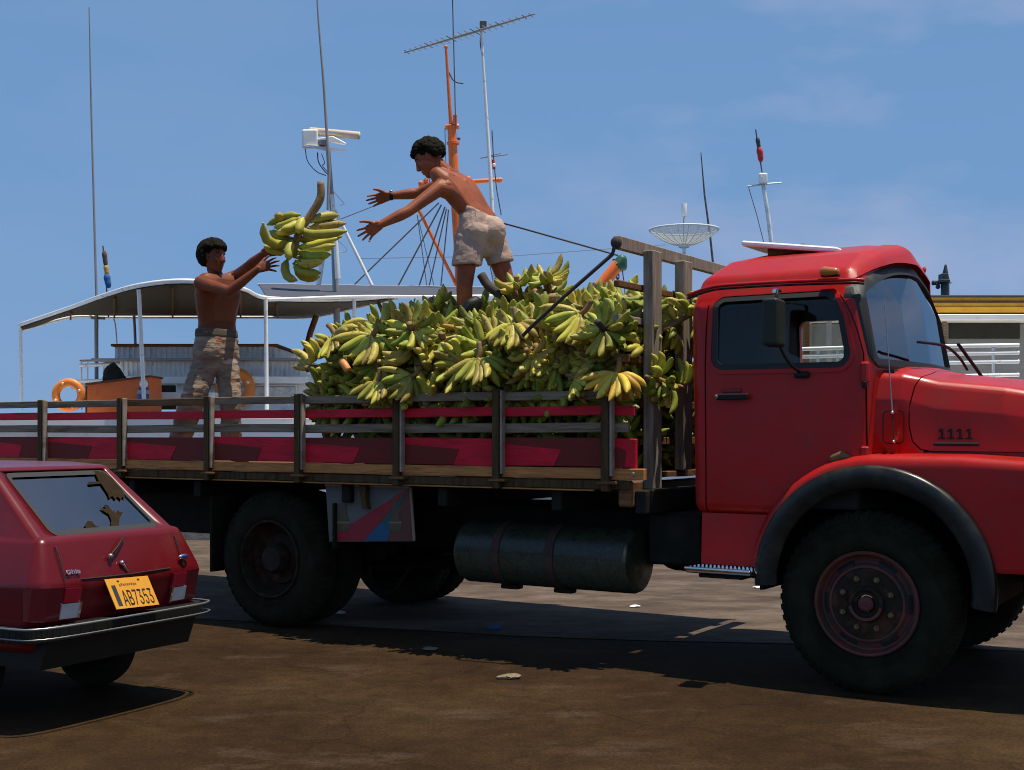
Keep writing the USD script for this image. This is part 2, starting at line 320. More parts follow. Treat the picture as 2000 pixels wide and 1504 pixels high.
# the paler worn strip of the quay beyond the truck: an uneven-edged sheet
_xs = np.linspace(-30, 30, 121); _w = 9.15-.22*(_xs) + .5*(meshkit.fbm(np.stack([_xs*.6, _xs*0, _xs*0], 1), 4, 3)-.5)
_w = np.clip(_w, 8.1, 11.5)
_v = np.vstack([np.stack([_xs, _w, 0*_xs+.004], 1), np.stack([_xs, 0*_xs+QE-.41, 0*_xs+.004], 1)])
_f = np.array([(i, i+1, i+122) for i in range(120)]+[(i, i+122, i+121) for i in range(120)])
single('quay_apron', (_v, _f), K['apron'], 'pale dusty paving strip on the quay', kind='structure')
single('quay_edge', cb(-60, 60, QE-.4, QE, -2.5, .14, .02), mat('quay_stone', (.24, .22, .19), .85, var=.25, bump=.01, bscale=8), 'stone edge of the quay above the water', kind='structure')
_wat = usdkit.material(stage, '/World/Looks/harbour_water', {
    'geo': ('geometry', {}), 'n': ('noise_texture', {'scale': 1.4, 'detail': 6.0}), 'b': ('bump', {'distance': .12, 'strength': .7}),
    'p': ('principled_bsdf', {'base_color': (.012, .035, .04), 'roughness': .06})}, [('geo.position', 'n.vector'), ('n.fac', 'b.height'), ('b.normal', 'p.normal')], surface='p.BSDF')
single('water', sheet(-2500, 2500, QE-.2, 4000, -1.3, 3, 3), _wat, 'harbour water beyond the quay', kind='structure')

# ================================================================ the truck
T = Thing('truck', 'red bonneted cargo truck with wooden stake bed loaded with plantains', 'truck', TO, -TH)
def gx(thing, name, label=None):
    p = _fresh(thing.path, name); x = UsdGeom.Xform.Define(stage, p); tagp(x.GetPrim(), label); return p
VC = 1.03                                     # centre line of the truck
def cabhull(off=0.0):
    P = []
    def add(u, v, z, r):
        for vv in (v, 2*VC-v): P.append(sph((u, vv, z), max(r+off, .004), 24))
    for z, v, u0, u1, uc in ((1.04, .10, 3.40, 4.46, 4.56), (1.84, .10, 3.385, 4.505, 4.61), (2.20, .125, 3.37, 4.44, 4.55)):
        r = .07
        add(u0+r, v+r, z, r); add(u1-r, v+r, z, r); add(uc-r-.02, .62, z, r); add(uc-r, 1.0, z, r)
    for z, v, u0, u1, uc, r in ((2.33, .20, 3.37, 4.41, 4.50, .11), (2.43, .40, 3.42, 4.41, 4.48, .11), (2.525, .80, 3.58, 4.345, 4.435, .11)):
        add(u0+r, v+r, z, r); add(u1-r, v+r, z, r); add(uc-r, 1.0, z, r)
    return Manifold.batch_hull(P)
def half(u0=-9, u1=9, v0=-9, v1=9, z0=-9, z1=9): return Manifold.cube((u1-u0, v1-v0, z1-z0)).translate((u0, v0, z0))
cut_low = half(z0=.972)
H0 = cabhull(0); HIN = cabhull(-.045)
WIN = rounded([(3.545, 1.855), (3.545, 2.262), (4.245, 2.262), (4.312, 2.12), (4.368, 1.85)], .06)
WINF = rounded([(3.44, 1.855), (3.44, 2.262), (4.245, 2.262), (4.312, 2.12), (4.368, 1.85)], .06)
WSC = rounded([(.135, 1.845), (.15, 2.26)]+[(VC+d, 2.47-.19*(abs(d)/(VC-.16))**2.2) for d in np.linspace(-.84, .84, 15)]+[(2*VC-.15, 2.26), (2*VC-.135, 1.845)], .07)
def mp(poly, a, b, axes): return mani(prism(poly, a, b, axes))
win_near = mp(WIN, -.5, .7, 'uz'); win_far = mp(WINF, 1.5, 2.8, 'uz'); ws_cut = mp(WSC, 4.30, 5.2, 'vz')
rear_win = mp(rounded([(.75, 1.95), (.75, 2.2), (1.45, 2.2), (1.45, 1.95)], .05), 3.0, 3.6, 'vz')
arc = Point(4.52, .61).buffer(.69, quad_segs=40)
DOOR = Polygon([(3.492, .90)]+[tuple(p) for p in spline([(3.490, 1.3), (3.487, 2.12), (3.52, 2.245), (3.61, 2.30)], 16)]+[tuple(p) for p in spline([(4.17, 2.297), (4.28, 2.262), (4.345, 2.19), (4.40, 2.07), (4.447, 1.91)], 18)]+[(4.462, 1.70), (4.462, .90)]).difference(arc).buffer(0)
shell = (H0-HIN)^cut_low
shell = shell-win_near-win_far-ws_cut-mp(arc, -.3, .9, 'uz')-mp(arc, 1.3, 2.6, 'uz')
door_sh = shell^mp(DOOR.buffer(-.005), -.2, .5, 'uz')
body = shell-mp(DOOR.buffer(.004), -.2, .16, 'uz')
body = body^half(z0=.95)
T.part('cab_body', body, K['red'], 35)
door_p = T.part('cab_door', door_sh, K['red'], 35, label='near red door with a dented lower skin')
liner = ((cabhull(-.046)-cabhull(-.056))^cut_low)-win_near-win_far-ws_cut
T.part('cab_lining', liner, K['cabin'], 35)
# raised pressing round the window and window rubber
fr = mp(WIN.buffer(.045), -.5, .5, 'uz')-mp(WIN.buffer(.020), -.5, .5, 'uz')
T.part('window_pressing', (cabhull(.007)-cabhull(-.004))^fr, K['red'], 35, parent=door_p)
fr = mp(WIN.buffer(.018), -.5, .5, 'uz')-mp(WIN.buffer(-.014), -.5, .5, 'uz')
T.part('window_rubber', (cabhull(.004)-cabhull(-.03))^fr, K['seal'], 35, parent=door_p)
T.part('window_glass', ((cabhull(-.012)-cabhull(-.016))^win_near)^half(u0=3.5, u1=4.4), glass('side_glass', (.80, .82, .78), refl=(.5, .5, .5)), 35, parent=door_p)
fr = mp(WSC.buffer(.018), 4.28, 5.2, 'vz')-mp(WSC.buffer(-.036), 4.28, 5.2, 'vz')
T.part('windscreen_rubber', ((cabhull(.008)-cabhull(-.03))^fr)^half(u0=4.33), K['seal'], 35)
T.part('windscreen', (cabhull(-.012)-cabhull(-.018))^mp(WSC.buffer(-.01), 4.34, 5.2, 'vz'), glass('windscreen_glass', (.42, .48, .50), refl=(.9, .95, 1), rough=.04, ior=2.7), 35)
def visor(o, du, dz): return Manifold.batch_hull([cabhull(o), (cabhull(o)^half(v0=VC-.5, v1=VC+.5)).translate((du, 0, dz))])
br = visor(.008, .04, -.004)-visor(-.004, .05, -.010)
br = (br^half(u0=4.33))^mp(Polygon([(-.2, 2.9), (-.2, 2.30)]+[(VC+d, 2.505-.20*(abs(d)/(VC-.10))**2.2) for d in np.linspace(-.98, .98, 25)]+[(2.3, 2.30), (2.3, 2.9)]), 4.0, 5.2, 'vz')
T.part('windscreen_visor', br, K['red'], 35)
# gutter and roof seam
gut = [(3.345, .16, 2.305), (3.50, .115, 2.335), (3.62, .118, 2.345), (4.0, .118, 2.342), (4.36, .122, 2.33), (4.44, .15, 2.325)]
T.part('roof_gutter', tube(spline(gut, 26), .011, 8), K['red'], True)
T.part('roof_seam', tube(spline([(a, b-.004, c-.020) for a, b, c in gut], 26), .007, 6), K['black'], True)
# roof hatch: pale board propped on a wooden block
hA, hB = tk(1470, 481, .9), tk(1650, 494, .9)
hz = np.array([hA, hB])
_h = [bar((hA[0]+.02, .86, hA[2]-.012), (hB[0]+.03, .86, hB[2]-.012), .42, .034, .01)]
T.part('roof_board', _h[0], K['white'], label='white board lying tilted on the cab roof')
T.part('roof_block', bar((3.64, .78, 2.615), (3.88, .78, 2.63), .10, .05), K['wood_brown'])
# interior
seat = T.part('bench_seat', cb(3.48, 3.95, .25, 1.95, 1.15, 1.45, .05), K['cabin'])
T.part('seat_back', cb(3.43, 3.56, .25, 1.95, 1.42, 1.86, .04), K['cabin'], parent=seat)
T.part('dashboard', hullm([(u, v, z) for v in (.25, 1.95) for u, z in ((4.28, 1.66), (4.3, 1.80), (4.58, 1.82), (4.58, 1.5), (4.4, 1.5))]), K['cabin'])
sw = trimesh.creation.torus(.22, .014, 24, 8); sw.apply_transform(trimesh.transformations.rotation_matrix(math.radians(-62), [0, 1, 0])); sw.apply_translation([4.12, 1.60, 1.80])
T.part('steering_wheel', sw, K['black'], True)
# cowl, bonnet
def front(off=0.0):
    S = []
    for u, v0, zt in ((4.36, .155, 1.80), (4.62, .185, 1.79), (4.80, .235, 1.745), (5.15, .275, 1.705), (5.50, .33, 1.64)):
        P = []
        for s in (1, -1):
            m = lambda v: v if s > 0 else 2*VC-v
            P += [sph((u, m(v0+.05), 1.28), .05+off, 18), sph((u, m(v0+.06), zt-.15), .05+off, 18), sph((u, m(v0+.105), zt-.055), .07+off, 22), sph((u, m(v0+.35), zt-.005), .06+off, 18), sph((u, VC, zt+.02), .05+off, 18)]
        S.append(P)
    return Manifold.batch_boolean([Manifold.batch_hull(S[i]+S[i+1]) for i in range(len(S)-1)], __import__('manifold3d').OpType.Add)
seamline = [(4.735, 2.2), (4.735, 1.80), (4.695, 1.72), (4.672, 1.60), (4.672, 1.50), (4.69, 1.41), (4.735, 1.362), (4.80, 1.350), (6.2, 1.345), (6.2, 2.2)]
F0 = front()
cow = (F0-HIN-mp(arc, -.3, 2.6, 'uz')-mp(Polygon(seamline), -.5, 3, 'uz'))^half(u1=4.9, u0=4.42)
T.part('cowl', cow-half(u0=4.75, z0=1.335), K['red'], 40)
hood_p = T.part('bonnet', F0^mp(Polygon(seamline).buffer(-.007), -.5, 3, 'uz'), K['red'], 40)
T.part('bonnet_base', front(-.02)^half(z1=1.352, z0=1.2, u0=4.6), K['dark_red'], 35)
# lettering near the bonnet edge: the model number strip
lt = meshkit.text_mesh('1111', .055, .004, True)
_lv = np.array(lt.vertices)
def onside(v2, u0, v0, z0):  # lettering upright on the near side, reading towards the front
    return np.stack([u0+v2[:, 0], v0-v2[:, 2], z0+v2[:, 1]], 1)
T.part('model_number', (onside(_lv*[1, 1, 1.0], 4.82, .238, 1.425), np.array(lt.faces)), K['black'], parent=hood_p)
T.part('model_strip', bar((4.80, .240, 1.395), (5.04, .262, 1.395), .012, .018, .003), K['black'], parent=hood_p)
# small access hatch on the cowl, aerial
hp = Polygon(rounded([(4.535, 1.395), (4.535, 1.585), (4.652, 1.585), (4.652, 1.395)], .03).exterior.coords)
T.part('cowl_hatch_seam', (front(.0015)-front(-.01))^mp(hp.difference(hp.buffer(-.005)), .0, .6, 'uz'), K['black'])
A_, B_, C_ = tk(1727, 582, .17), tk(1743, 806, .15), tk(1746, 862, .155)
aer = T.part('aerial', tube([A_, .5*(A_+B_), B_], [.002, .003, .0045], 6), K['steel'])
T.part('aerial_tube', tube([B_, C_], .004, 6), K['post_wood'], parent=aer)
for c_ in (B_, C_): T.part('aerial_mount', ball(c_+[0, .012, 0], (.014, .03, .014), 2), K['chrome'], True, parent=aer)
# door furniture
hd = T.part('door_handle', cb(3.575, 3.775, .055, .075, 1.655, 1.692, .008), K['black'], parent=door_p)
T.part('handle_recess', cb(3.60, 3.72, .088, .104, 1.70, 1.725, .006), K['dark_red'], parent=door_p)
T.part('handle_end', ball((3.578, .07, 1.675), (.015, .02, .015), 2), K['ochre_light'], True, parent=door_p)
for z0, z1 in ((1.74, 1.86), (1.27, 1.385)):
    T.part('door_hinge', cb(4.437, 4.485, .072, .11, z0, z1, .012), K['red'], parent=door_p)
    T.part('hinge_pin', cb(4.448, 4.476, .066, .09, z0-.03, z0+.012, .008), K['black'], parent=door_p)
mir = T.part('mirror_arm', tube(spline([(4.09, .10, 1.80), (4.05, -.02, 1.87), (4.02, -.10, 2.0), (4.02, -.12, 2.2), (4.01, -.07, 2.275), (3.96, .10, 2.285)], 20), .009, 8), K['black'], True)
T.part('mirror_foot', cb(4.05, 4.14, .07, .105, 1.775, 1.815, .012), K['black'], parent=mir)
T.part('mirror_head', Manifold.batch_hull([sph((4.00+du, -.12+dv, z), .02, 12) for z in (1.97, 2.20) for du, dv in ((-.02, -.06), (.035, -.06), (-.035, .085), (.02, .085))]), mat('mirror_back', (.016, .019, .011), .5, spec=.3, var=.3), 40, parent=mir)
T.part('mirror_clip', cb(3.92, 3.97, .06, .10, 2.268, 2.30, .008), K['chrome'], parent=mir)
mk = T.part('roof_marker', Manifold.batch_hull([sph((4.22, .115, 2.385), .03, 12), sph((4.285, .115, 2.38), .024, 12)]), K['amber'], 40)
T.part('marker_base', cb(4.20, 4.30, .10, .16, 2.355, 2.372, .006), K['black'], parent=mk)
T.part('fender_lamp', Manifold.batch_hull([sph((4.285, .07, 1.315), .02, 10), sph((4.335, .07, 1.335), .022, 10), sph((4.375, .07, 1.32), .014, 10), sph((4.30, .09, 1.29), .02, 10)]), mat('dusty_lamp', (.14, .08, .03), .5, var=.3), 40)
# wiper blades
wpt = [(4.70, .42, 1.985), (4.735, .70, 1.985), (4.745, .95, 1.94), (4.76, 1.15, 1.87)]
T.part('wiper', tube(spline([(4.66, .45, 1.985), (4.74, .75, 1.975), (4.765, 1.0, 1.92), (4.78, 1.15, 1.85)], 16), [.006]*16 if False else .009, 6), K['black'], True)
T.part('wiper', tube(spline([(4.77, .95, 2.0), (4.80, 1.05, 1.93), (4.83, 1.15, 1.86), (4.85, 1.25, 1.80)], 12), .011, 6), K['black'], True)
# fenders, wheel arches
WF = np.array([4.49, 0, .507]); WR = np.array([0.0, 0, .513])
def sweep_arc(profile, c, a0, a1, n=60, flip=False):
    """closed profile [(radius, v)] swept round a wheel centre"""
    P = np.asarray(profile, float); g = np.radians(np.linspace(a0, a1, n)); m = len(P)
    v = np.stack([c[0]+np.cos(g)[:, None]*P[None, :, 0], np.broadcast_to(P[None, :, 1], (n, m)), c[2]+np.sin(g)[:, None]*P[None, :, 0]], 2).reshape(-1, 3)
    f = []
    for i in range(n-1):
        for j in range(m):
            k = (j+1) % m; f += [(i*m+j, i*m+k, (i+1)*m+k), (i*m+j, (i+1)*m+k, (i+1)*m+j)]
    for j in range(1, m-1): f += [(0, j+1, j), ((n-1)*m, (n-1)*m+j, (n-1)*m+j+1)]
    return v, np.array(f)
def tri_out(m):
    t = trimesh.Trimesh(*vf(m), process=False); t.fix_normals(); return np.array(t.vertices), np.array(t.faces)
WA = np.array([4.52, 0, .61])
def fend(near):
    P = []
    for g in np.linspace(90, 176, 16):
        g = math.radians(g)
        for r, v in ((.725-.06, .065), (.725-.06+.015, .34)):
            P.append(sph((WA[0]+r*math.cos(g), v, WA[2]+r*math.sin(g)), .06, 14))
    for u in (5.0, 5.45):
        for z in (1.335-.06-(.03 if u > 5.2 else 0), .75):
            P += [sph((u, .065, z), .06, 14), sph((u, .34, z+.012), .06, 14)]
    f = Manifold.batch_hull(P)-mp(Point(WA[0], WA[2]).buffer(.664, quad_segs=40), -.5, 1.2, 'uz')
    f = f^half(z0=.72)
    return f if near else f.mirror((0, 1, 0)).translate((0, 2*VC, 0))
for near in (True, False):
    mv = (lambda P: [(r, v) for r, v in P]) if near else (lambda P: [(r, 2*VC-v) for r, v in P])
    T.part('fender', fend(near), K['red'], 40)
    lip = mv([(.670, .012), (.672, -.018), (.655, -.042), (.615, -.052), (.575, -.040), (.543, -.014), (.540, .0), (.548, .004), (.58, -.022), (.615, -.036), (.65, -.026), (.660, .012)])
    T.part('wheel_arch', tri_out(sweep_arc(lip, WA, -8, 183, 90)), K['lip'], 50)
    T.part('arch_lining', tri_out(sweep_arc(mv([(.66, .03), (.66, .75), (.635, .75), (.635, .03)]), WA, -6, 186, 50)), K['chassis'], 40)
# front body between the fenders below the bonnet
T.part('grille_body', Manifold.batch_hull([sph((u, v, z), .06, 14) for u in (5.1, 5.42) for v in (.4, 2*VC-.4) for z in (.75, 1.33)]), K['red'], 40)
T.part('front_bumper', cb(5.55, 5.66, -.02, 2.22, .50, .72, .02), K['chassis'])
for k in range(5): T.part('grille_bar', cb(5.475, 5.50, .55, 2*VC-.55, .86+.085*k, .895+.085*k, .006), K['black'])
for v in (.42, 2*VC-.42): T.part('headlight', tri_out(turn([(0, .05), (.10, .05), (.105, 0), (.09, -.012), (0, -.03)], (5.49, v, 1.05), (-1, 0, 0), 28)), K['chrome'], 30)
# step box under the door
T.part('step_panel', hullm([(3.46, .115, .975), (3.93, .115, .975), (3.87, .10, .665), (3.46, .10, .665), (3.46, .5, .975), (3.93, .5, .975), (3.46, .5, .665), (3.87, .5, .665)]), K['red'], label='red panel below the door')
st = T.part('step', cb(3.43, 3.835, -.06, .22, .625, .648, .006), K['chrome'])
T.part('step_edge', tube([(3.43, -.065, .652), (3.84, -.065, .652)], .012, 8), K['chrome'], True, parent=st)
T.part('step_studs', [turn([(.009, 0), (.006, .016), (0, .017)], (3.45+.026*i, -.03+.06*j, .648), (0, 0, 1), 6) for i in range(15) for j in range(3)], K['chrome'], parent=st, kind='stuff')
T.part('step_bracket', cb(3.5, 3.78, -.03, .2, .598, .624), K['chassis'], parent=st)

# wheels
TYRE = [(.285, .035), (.305, .012), (.33, .004), (.375, .0), (.42, .002), (.455, .012), (.485, .03), (.502, .052), (.510, .08), (.510, .17), (.502, .2), (.485, .225), (.455, .24), (.40, .25), (.33, .246), (.285, .22)]
def lugs(c, sgn, v_out, n=52):
    out = []
    for k in range(n):
        a = 2*math.pi*k/n; ca, sa = math.cos(a), math.sin(a); ta = np.array([-sa, 0, ca]); ra = np.array([ca, 0, sa]); va = np.array([0, sgn, 0.])
        q = []
        for r, dv, w in ((.462, .008, .011), (.498, .036, .013), (.519, .075, .016), (.519, .105, .016), (.46, .03, .011), (.49, .06, .013), (.50, .1, .016)):
            for s in (-1, 1): q.append(np.array(c)+ra*r+np.array([0, v_out+sgn*dv, 0])+ta*(w*s))
        out.append(vf(hullm(q)))
    return out
def wheel(name, c, v_out, sgn, style, label=None):
    """v_out: plane of the outer face; sgn: +1 when the wheel's depth runs towards larger v"""
    w = gx(T, name, label); o = (c[0], v_out, c[2]); ax = (0, sgn, 0)
    cc = np.array([c[0], 0, c[2]])
    T.part('tyre', [tri_out(turn(TYRE+[TYRE[0]], o, ax, 72))]+lugs(cc, sgn, v_out), K['rubber'], 40, parent=w)
    if style == 'front':
        rim = [(.292, .028), (.294, .010), (.286, .002), (.276, .006), (.270, .03), (.262, .055), (.252, .058), (.226, .048), (.212, .030), (.200, .028), (.20, .05), (.27, .10), (.285, .05)]
        T.part('rim', tri_out(turn(rim+[rim[0]], o, ax, 64)), K['rim'], 30, parent=w)
        holes = []
        for k in range(6):
            a = math.radians(60*k+62); q = []
            for da in np.linspace(-.22, .22, 7):
                for r in (.224, .248): q.append((c[0]+r*math.cos(a+da), v_out+sgn*(.058 if r > .23 else .044)-sgn*.006, c[2]+r*math.sin(a+da)))
            T.part('hand_hole', hullm(q+[(x, y+sgn*.012, z) for x, y, z in q]), K['seal'], parent=w)
        T.part('disc', tri_out(turn([(.204, .032), (.19, .034), (.10, .036), (.098, .012), (.094, .006), (.078, .004), (.074, .02), (.05, .02), (.05, .06), (.20, .06), (.204, .032)], o, ax, 48)), K['hubdark'], 30, parent=w)
        T.part('hub_ring', tri_out(sweep_arc([(.094, v_out+sgn*.004), (.094, v_out-sgn*.004), (.078, v_out-sgn*.004), (.078, v_out+sgn*.004)], cc, 190, 350, 30)), K['rim'], 30, parent=w)
        T.part('hub_cap', tri_out(turn([(.044, .03), (.042, .004), (.03, -.004), (.012, -.005), (.010, -.010), (0, -.010)], o, ax, 28)), K['rim'], 30, parent=w)
        for k in range(8):
            a = math.radians(45*k+22.5)
            T.part('wheel_nut', tri_out(turn([(.017, .036), (.017, .018), (.012, .016), (.009, .008), (0, .008)], (c[0]+.145*math.cos(a), v_out, c[2]+.145*math.sin(a)), ax, 6)), K['nut'], parent=w)
    else:
        rim = [(.292, .028), (.294, .010), (.286, .002), (.276, .006), (.268, .05), (.262, .13), (.20, .15), (.19, .13), (.115, .13), (.11, .06), (.09, .03), (0, .028)]
        T.part('rim', tri_out(turn(rim, o, ax, 48)), K['hubdark'], 30, parent=w)
wheel('front_wheel', WF, 0.0, 1, 'front')
wheel('front_wheel', WF, 2*VC, -1, 'front')
for vv, sg in ((0.0, 1), (.30, 1), (2*VC, -1), (2*VC-.30, -1)): wheel('rear_wheel', WR, vv, sg, 'rear')

# chassis
for v in (.72, 1.40): T.part('chassis_rail', cb(-2.9, 5.5, v-.035, v+.035, .60, .94, .008), K['chassis'])
for u in (-2.6, -1.5, -.75, .75, 1.6, 2.5, 3.1): T.part('cross_bearer', cb(u-.04, u+.04, .0, 2.2, .96, 1.105, .008), K['chassis'])
T.part('leaf_spring', [bar((-.75, .62, .62), (0, .62, .44), .075, .09), bar((0, .62, .44), (.75, .62, .60), .075, .09)], K['chassis'])
T.part('rear_axle', [tube([(0, .3, .513), (0, 1.9, .513)], .075, 12), ball((0, 1.1, .513), (.2, .22, .2), 2)], K['chassis'], True)
T.part('front_axle', bar((4.49, .2, .46), (4.49, 2.0, .46), .09, .10), K['chassis'])
a_, b_ = tk(650, 1112, 1.05), tk(905, 1096, 1.05)
T.part('propeller_shaft', tube([a_+(a_-b_)*.2, a_, b_, b_+(b_-a_)*1.2], .052, 12), K['chassis'], True)
T.part('exhaust_pipe', tube(spline([(3.6, .9, .66), (2.4, .95, .60), (1.2, .95, .58), (.62, .95, .60), (.3, .9, .75)], 20), .045, 10), K['chassis'], True)
T.part('gearbox', Manifold.batch_hull([sph((u, v, z), .1, 12) for u, w_ in ((2.9, .12), (3.6, .3), (4.6, .32)) for v in (VC-w_, VC+w_) for z in (.62, .95)]), K['chassis'], 40)
T.part('battery_box', cb(3.0, 3.38, .30, .95, .62, .95, .02), K['chassis'])
T.part('air_tank', tube([(3.02, 1.6, .72), (3.5, 1.6, .72)], .13, 16), K['chassis'], True)
hose = [tk(722, 1104, .55), tk(724, 1130, .53), tk(735, 1152, .52), tk(752, 1158, .52), tk(775, 1148, .53), tk(798, 1110, .55)]
T.part('hanging_hose', tube(spline(hose, 26), .011, 8), K['black'], True)
for u in (-.62, .62): T.part('mud_flap', cb(u-.012, u+.012, .02, .55, .38 if u < 0 else .62, .95, .004), K['rubber'])
# fuel tank
tkx = T.part('fuel_tank', tri_out(turn([(0, 1.600), (.17, 1.600), (.20, 1.612), (.213, 1.64), (.213, 2.905), (.20, 2.935), (.17, 2.95), (0, 2.955)], (0, .32, .635), (1, 0, 0), 48)), K['tank'], 40, label='dark green cylindrical fuel tank with two strap bands')
for u in (1.955, 2.375):
    T.part('tank_strap', tri_out(turn([(.2135, -.032), (.221, -.032), (.221, .032), (.2135, .032), (.2135, -.032)], (u, .32, .635), (1, 0, 0), 48)), mat('rusty_strap_%d' % int(u*100), (.045, .018, .010), .7, var=.4, scale=20), 30, parent=tkx)
    T.part('strap_bolt', [cb(u-.05, u+.085, .26, .34, .395, .425, .006)], K['chassis'], parent=tkx)

# the wooden bed
UB0, UB1 = -3.3, 3.03
for k in range(9):
    v0 = -.0+k*.252
    T.part('floor_plank', cb(UB0, UB1-.02, v0+.0005, v0+.2515, 1.165+.002*(k % 3), 1.205+.003*(k % 2), .004), K['wood_brown'])
T.part('bed_side_channel', [cb(UB0, UB1+.02, -.045, .0, 1.105, 1.165, .006)], K['post_wood'])
T.part('bed_bottom_strip', cb(UB0, 2.80, -.052, -.02, 1.094, 1.1035, .002), K['wood_orange'])
postx = [235, 405, 582, 775, 970, 1183]
PU = [tk(p, 850, -.08)[0] for p in postx]; PU = [PU[0]-1.0]+PU
ends = [UB0]+PU+[tk(1245, 850, -.05)[0]]
rnd = random.Random(5)
def plank(name, u0, u1, z0, z1, m, v0=-.045, v1=-.018, sag=0.0, label=None, ch=.004):
    a = rnd.uniform(-1, 1)*.004; b = rnd.uniform(-1, 1)*.004
    v, f = vf(cb(u0, u1, v0, v1, z0, z1, ch))
    t = (v[:, 0]-u0)/(u1-u0); v = v.copy(); v[:, 2] += a*(1-t)+b*t+sag
    return T.part(name, (v, f), m, label=label)
side = gx(T, 'near_side_gate')
_old = T.path
def inside(p): T.path = p
for i in range(len(ends)-1):
    u0, u1 = ends[i]+.004, ends[i+1]-.004
    last = i == len(ends)-2
    if not last: plank('top_rail', u0, u1, 1.672, 1.728, K['wood_grey'] if i > 3 else K['wood_brown'] if i == 2 else K['wood_grey'])
    plank('red_rail', u0, u1-(.02 if last else 0), 1.566, 1.628, K['plank_red'])
    plank('grey_rail', u0, u1-(.06 if last else 0), 1.460, 1.522, K['wood_grey'])
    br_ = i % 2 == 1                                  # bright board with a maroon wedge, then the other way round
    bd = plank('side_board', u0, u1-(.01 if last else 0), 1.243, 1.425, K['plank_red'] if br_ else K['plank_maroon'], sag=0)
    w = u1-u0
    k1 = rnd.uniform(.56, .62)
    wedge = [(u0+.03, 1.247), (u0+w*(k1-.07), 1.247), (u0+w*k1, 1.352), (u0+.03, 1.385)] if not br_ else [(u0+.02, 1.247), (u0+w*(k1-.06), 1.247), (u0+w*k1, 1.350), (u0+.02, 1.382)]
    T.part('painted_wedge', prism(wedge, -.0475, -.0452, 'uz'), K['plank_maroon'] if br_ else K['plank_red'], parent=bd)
    plank('sill_board', u0+.012, min(u1, 3.16)-.012 if not last else 3.15, 1.170, 1.240, K['wood_orange'], v0=-.056, v1=-.012)
for i, u in enumerate(PU):
    ps = T.part('stake_post', cb(u-.028, u+.026, -.098, -.046 if True else 0, 1.095, 1.738+.004*(i % 2), .005), K['post_wood'])
    T.part('post_edge_strip', cb(u+.030, u+.046, -.090, -.046, 1.19, 1.735, .003), K['pale_edge'], parent=ps)  # strip paler than the post, along one side of it
    T.part('post_pocket', cb(u-.055, u+.075, -.105, -.05, 1.14, 1.160, .004), K['wood_brown'], parent=ps)
T.part('sill_bolt', turn([(.014, 0), (.01, -.012), (0, -.012)], (3.08, -.056, 1.205), (0, 1, 0), 8), K['steel'])
# far side gate, tail gate (same build, seen between the near rails)
for i in range(4):
    u0 = UB0+i*1.58; u1 = u0+1.575
    for nm, z0, z1, m in (('top_rail', 1.672, 1.728, 'wood_grey'), ('red_rail', 1.566, 1.628, 'plank_red'), ('grey_rail', 1.46, 1.522, 'wood_grey'), ('side_board', 1.243, 1.425, 'plank_red')):
        if i >= 2: T.part(nm, cb(u0, u1, 2.24, 2.27, z0, z1), K[m])
    T.part('stake_post', cb(u1-.03, u1+.03, 2.272, 2.31, 1.1, 1.735), K['post_wood'])
# head rack
hr = gx(T, 'head_rack', 'grey timber rack behind the cab')
UH = 3.0
for z0, z1, ve in ((2.594, 2.676, 1.95), (2.362, 2.402, 1.3), (2.146, 2.19, 1.1), (1.90, 1.95, 1.95), (1.62, 1.67, 1.95), (1.38, 1.43, 1.95)):
    T.part('cross_beam', cb(UH-.055, UH-.015, -.06 if z0 > 1.7 else .3, ve if False else 2.26, z0, z1, .005), K['rack_wood'] if z0 > 2.5 or 2.1 < z0 < 2.2 else K['wood_brown'], parent=hr)
for i, v in enumerate((.33, .80, 1.45, 2.0)):
    T.part('upright', cb(UH-.01, UH+.06, v-.075, v+.06, 1.10 if i == 0 else 1.21, 2.62-.012*i, .006), K['rack_wood'], parent=hr)
T.part('corner_block', cb(2.96, 3.06, -.03, .12, 1.0, 1.16, .01), K['wood_brown'])
# painted flap board under the bed
fb = gx(T, 'flap_board', 'grey painted flap board with a red and blue wedge')
q = lambda px, py: tk(px, py, .05)[[0, 2]]
Q = [q(636, 947), q(803, 952), q(809, 1057), q(643, 1058)]
T.part('board', prism(Q, .05, .068, 'uz'), K['board_grey'], parent=fb)
T.part('board_top_edge', prism([q(636, 945), q(800, 950), q(800, 953), q(636, 949)], .044, .07, 'uz'), K['pale_edge'], parent=fb)
T.part('red_wedge', prism([q(645, 1056), q(660, 1040), q(800, 952), q(712, 1056)], .0475, .0496, 'uz'), K['board_red'], parent=fb)
T.part('brown_wedge', prism([q(757, 1056), q(797, 955), q(806, 1056)], .0473, .0495, 'uz'), K['board_brown'], parent=fb)
T.part('blue_wedge', prism([q(712, 1056), q(742, 1022), q(760, 1022), q(763, 1040), q(757, 1056)], .0463, .0485, 'uz'), K['blue'], parent=fb)
T.part('teal_wedge', prism([q(742, 1022), q(797, 956), q(778, 996), q(762, 1022)], .0464, .0486, 'uz'), K['teal'], parent=fb)
T.part('right_edge', prism([q(800, 952), q(804, 952), q(812, 1056), q(807, 1056)], .044, .0497, 'uz'), K['ochre_light'], parent=fb)
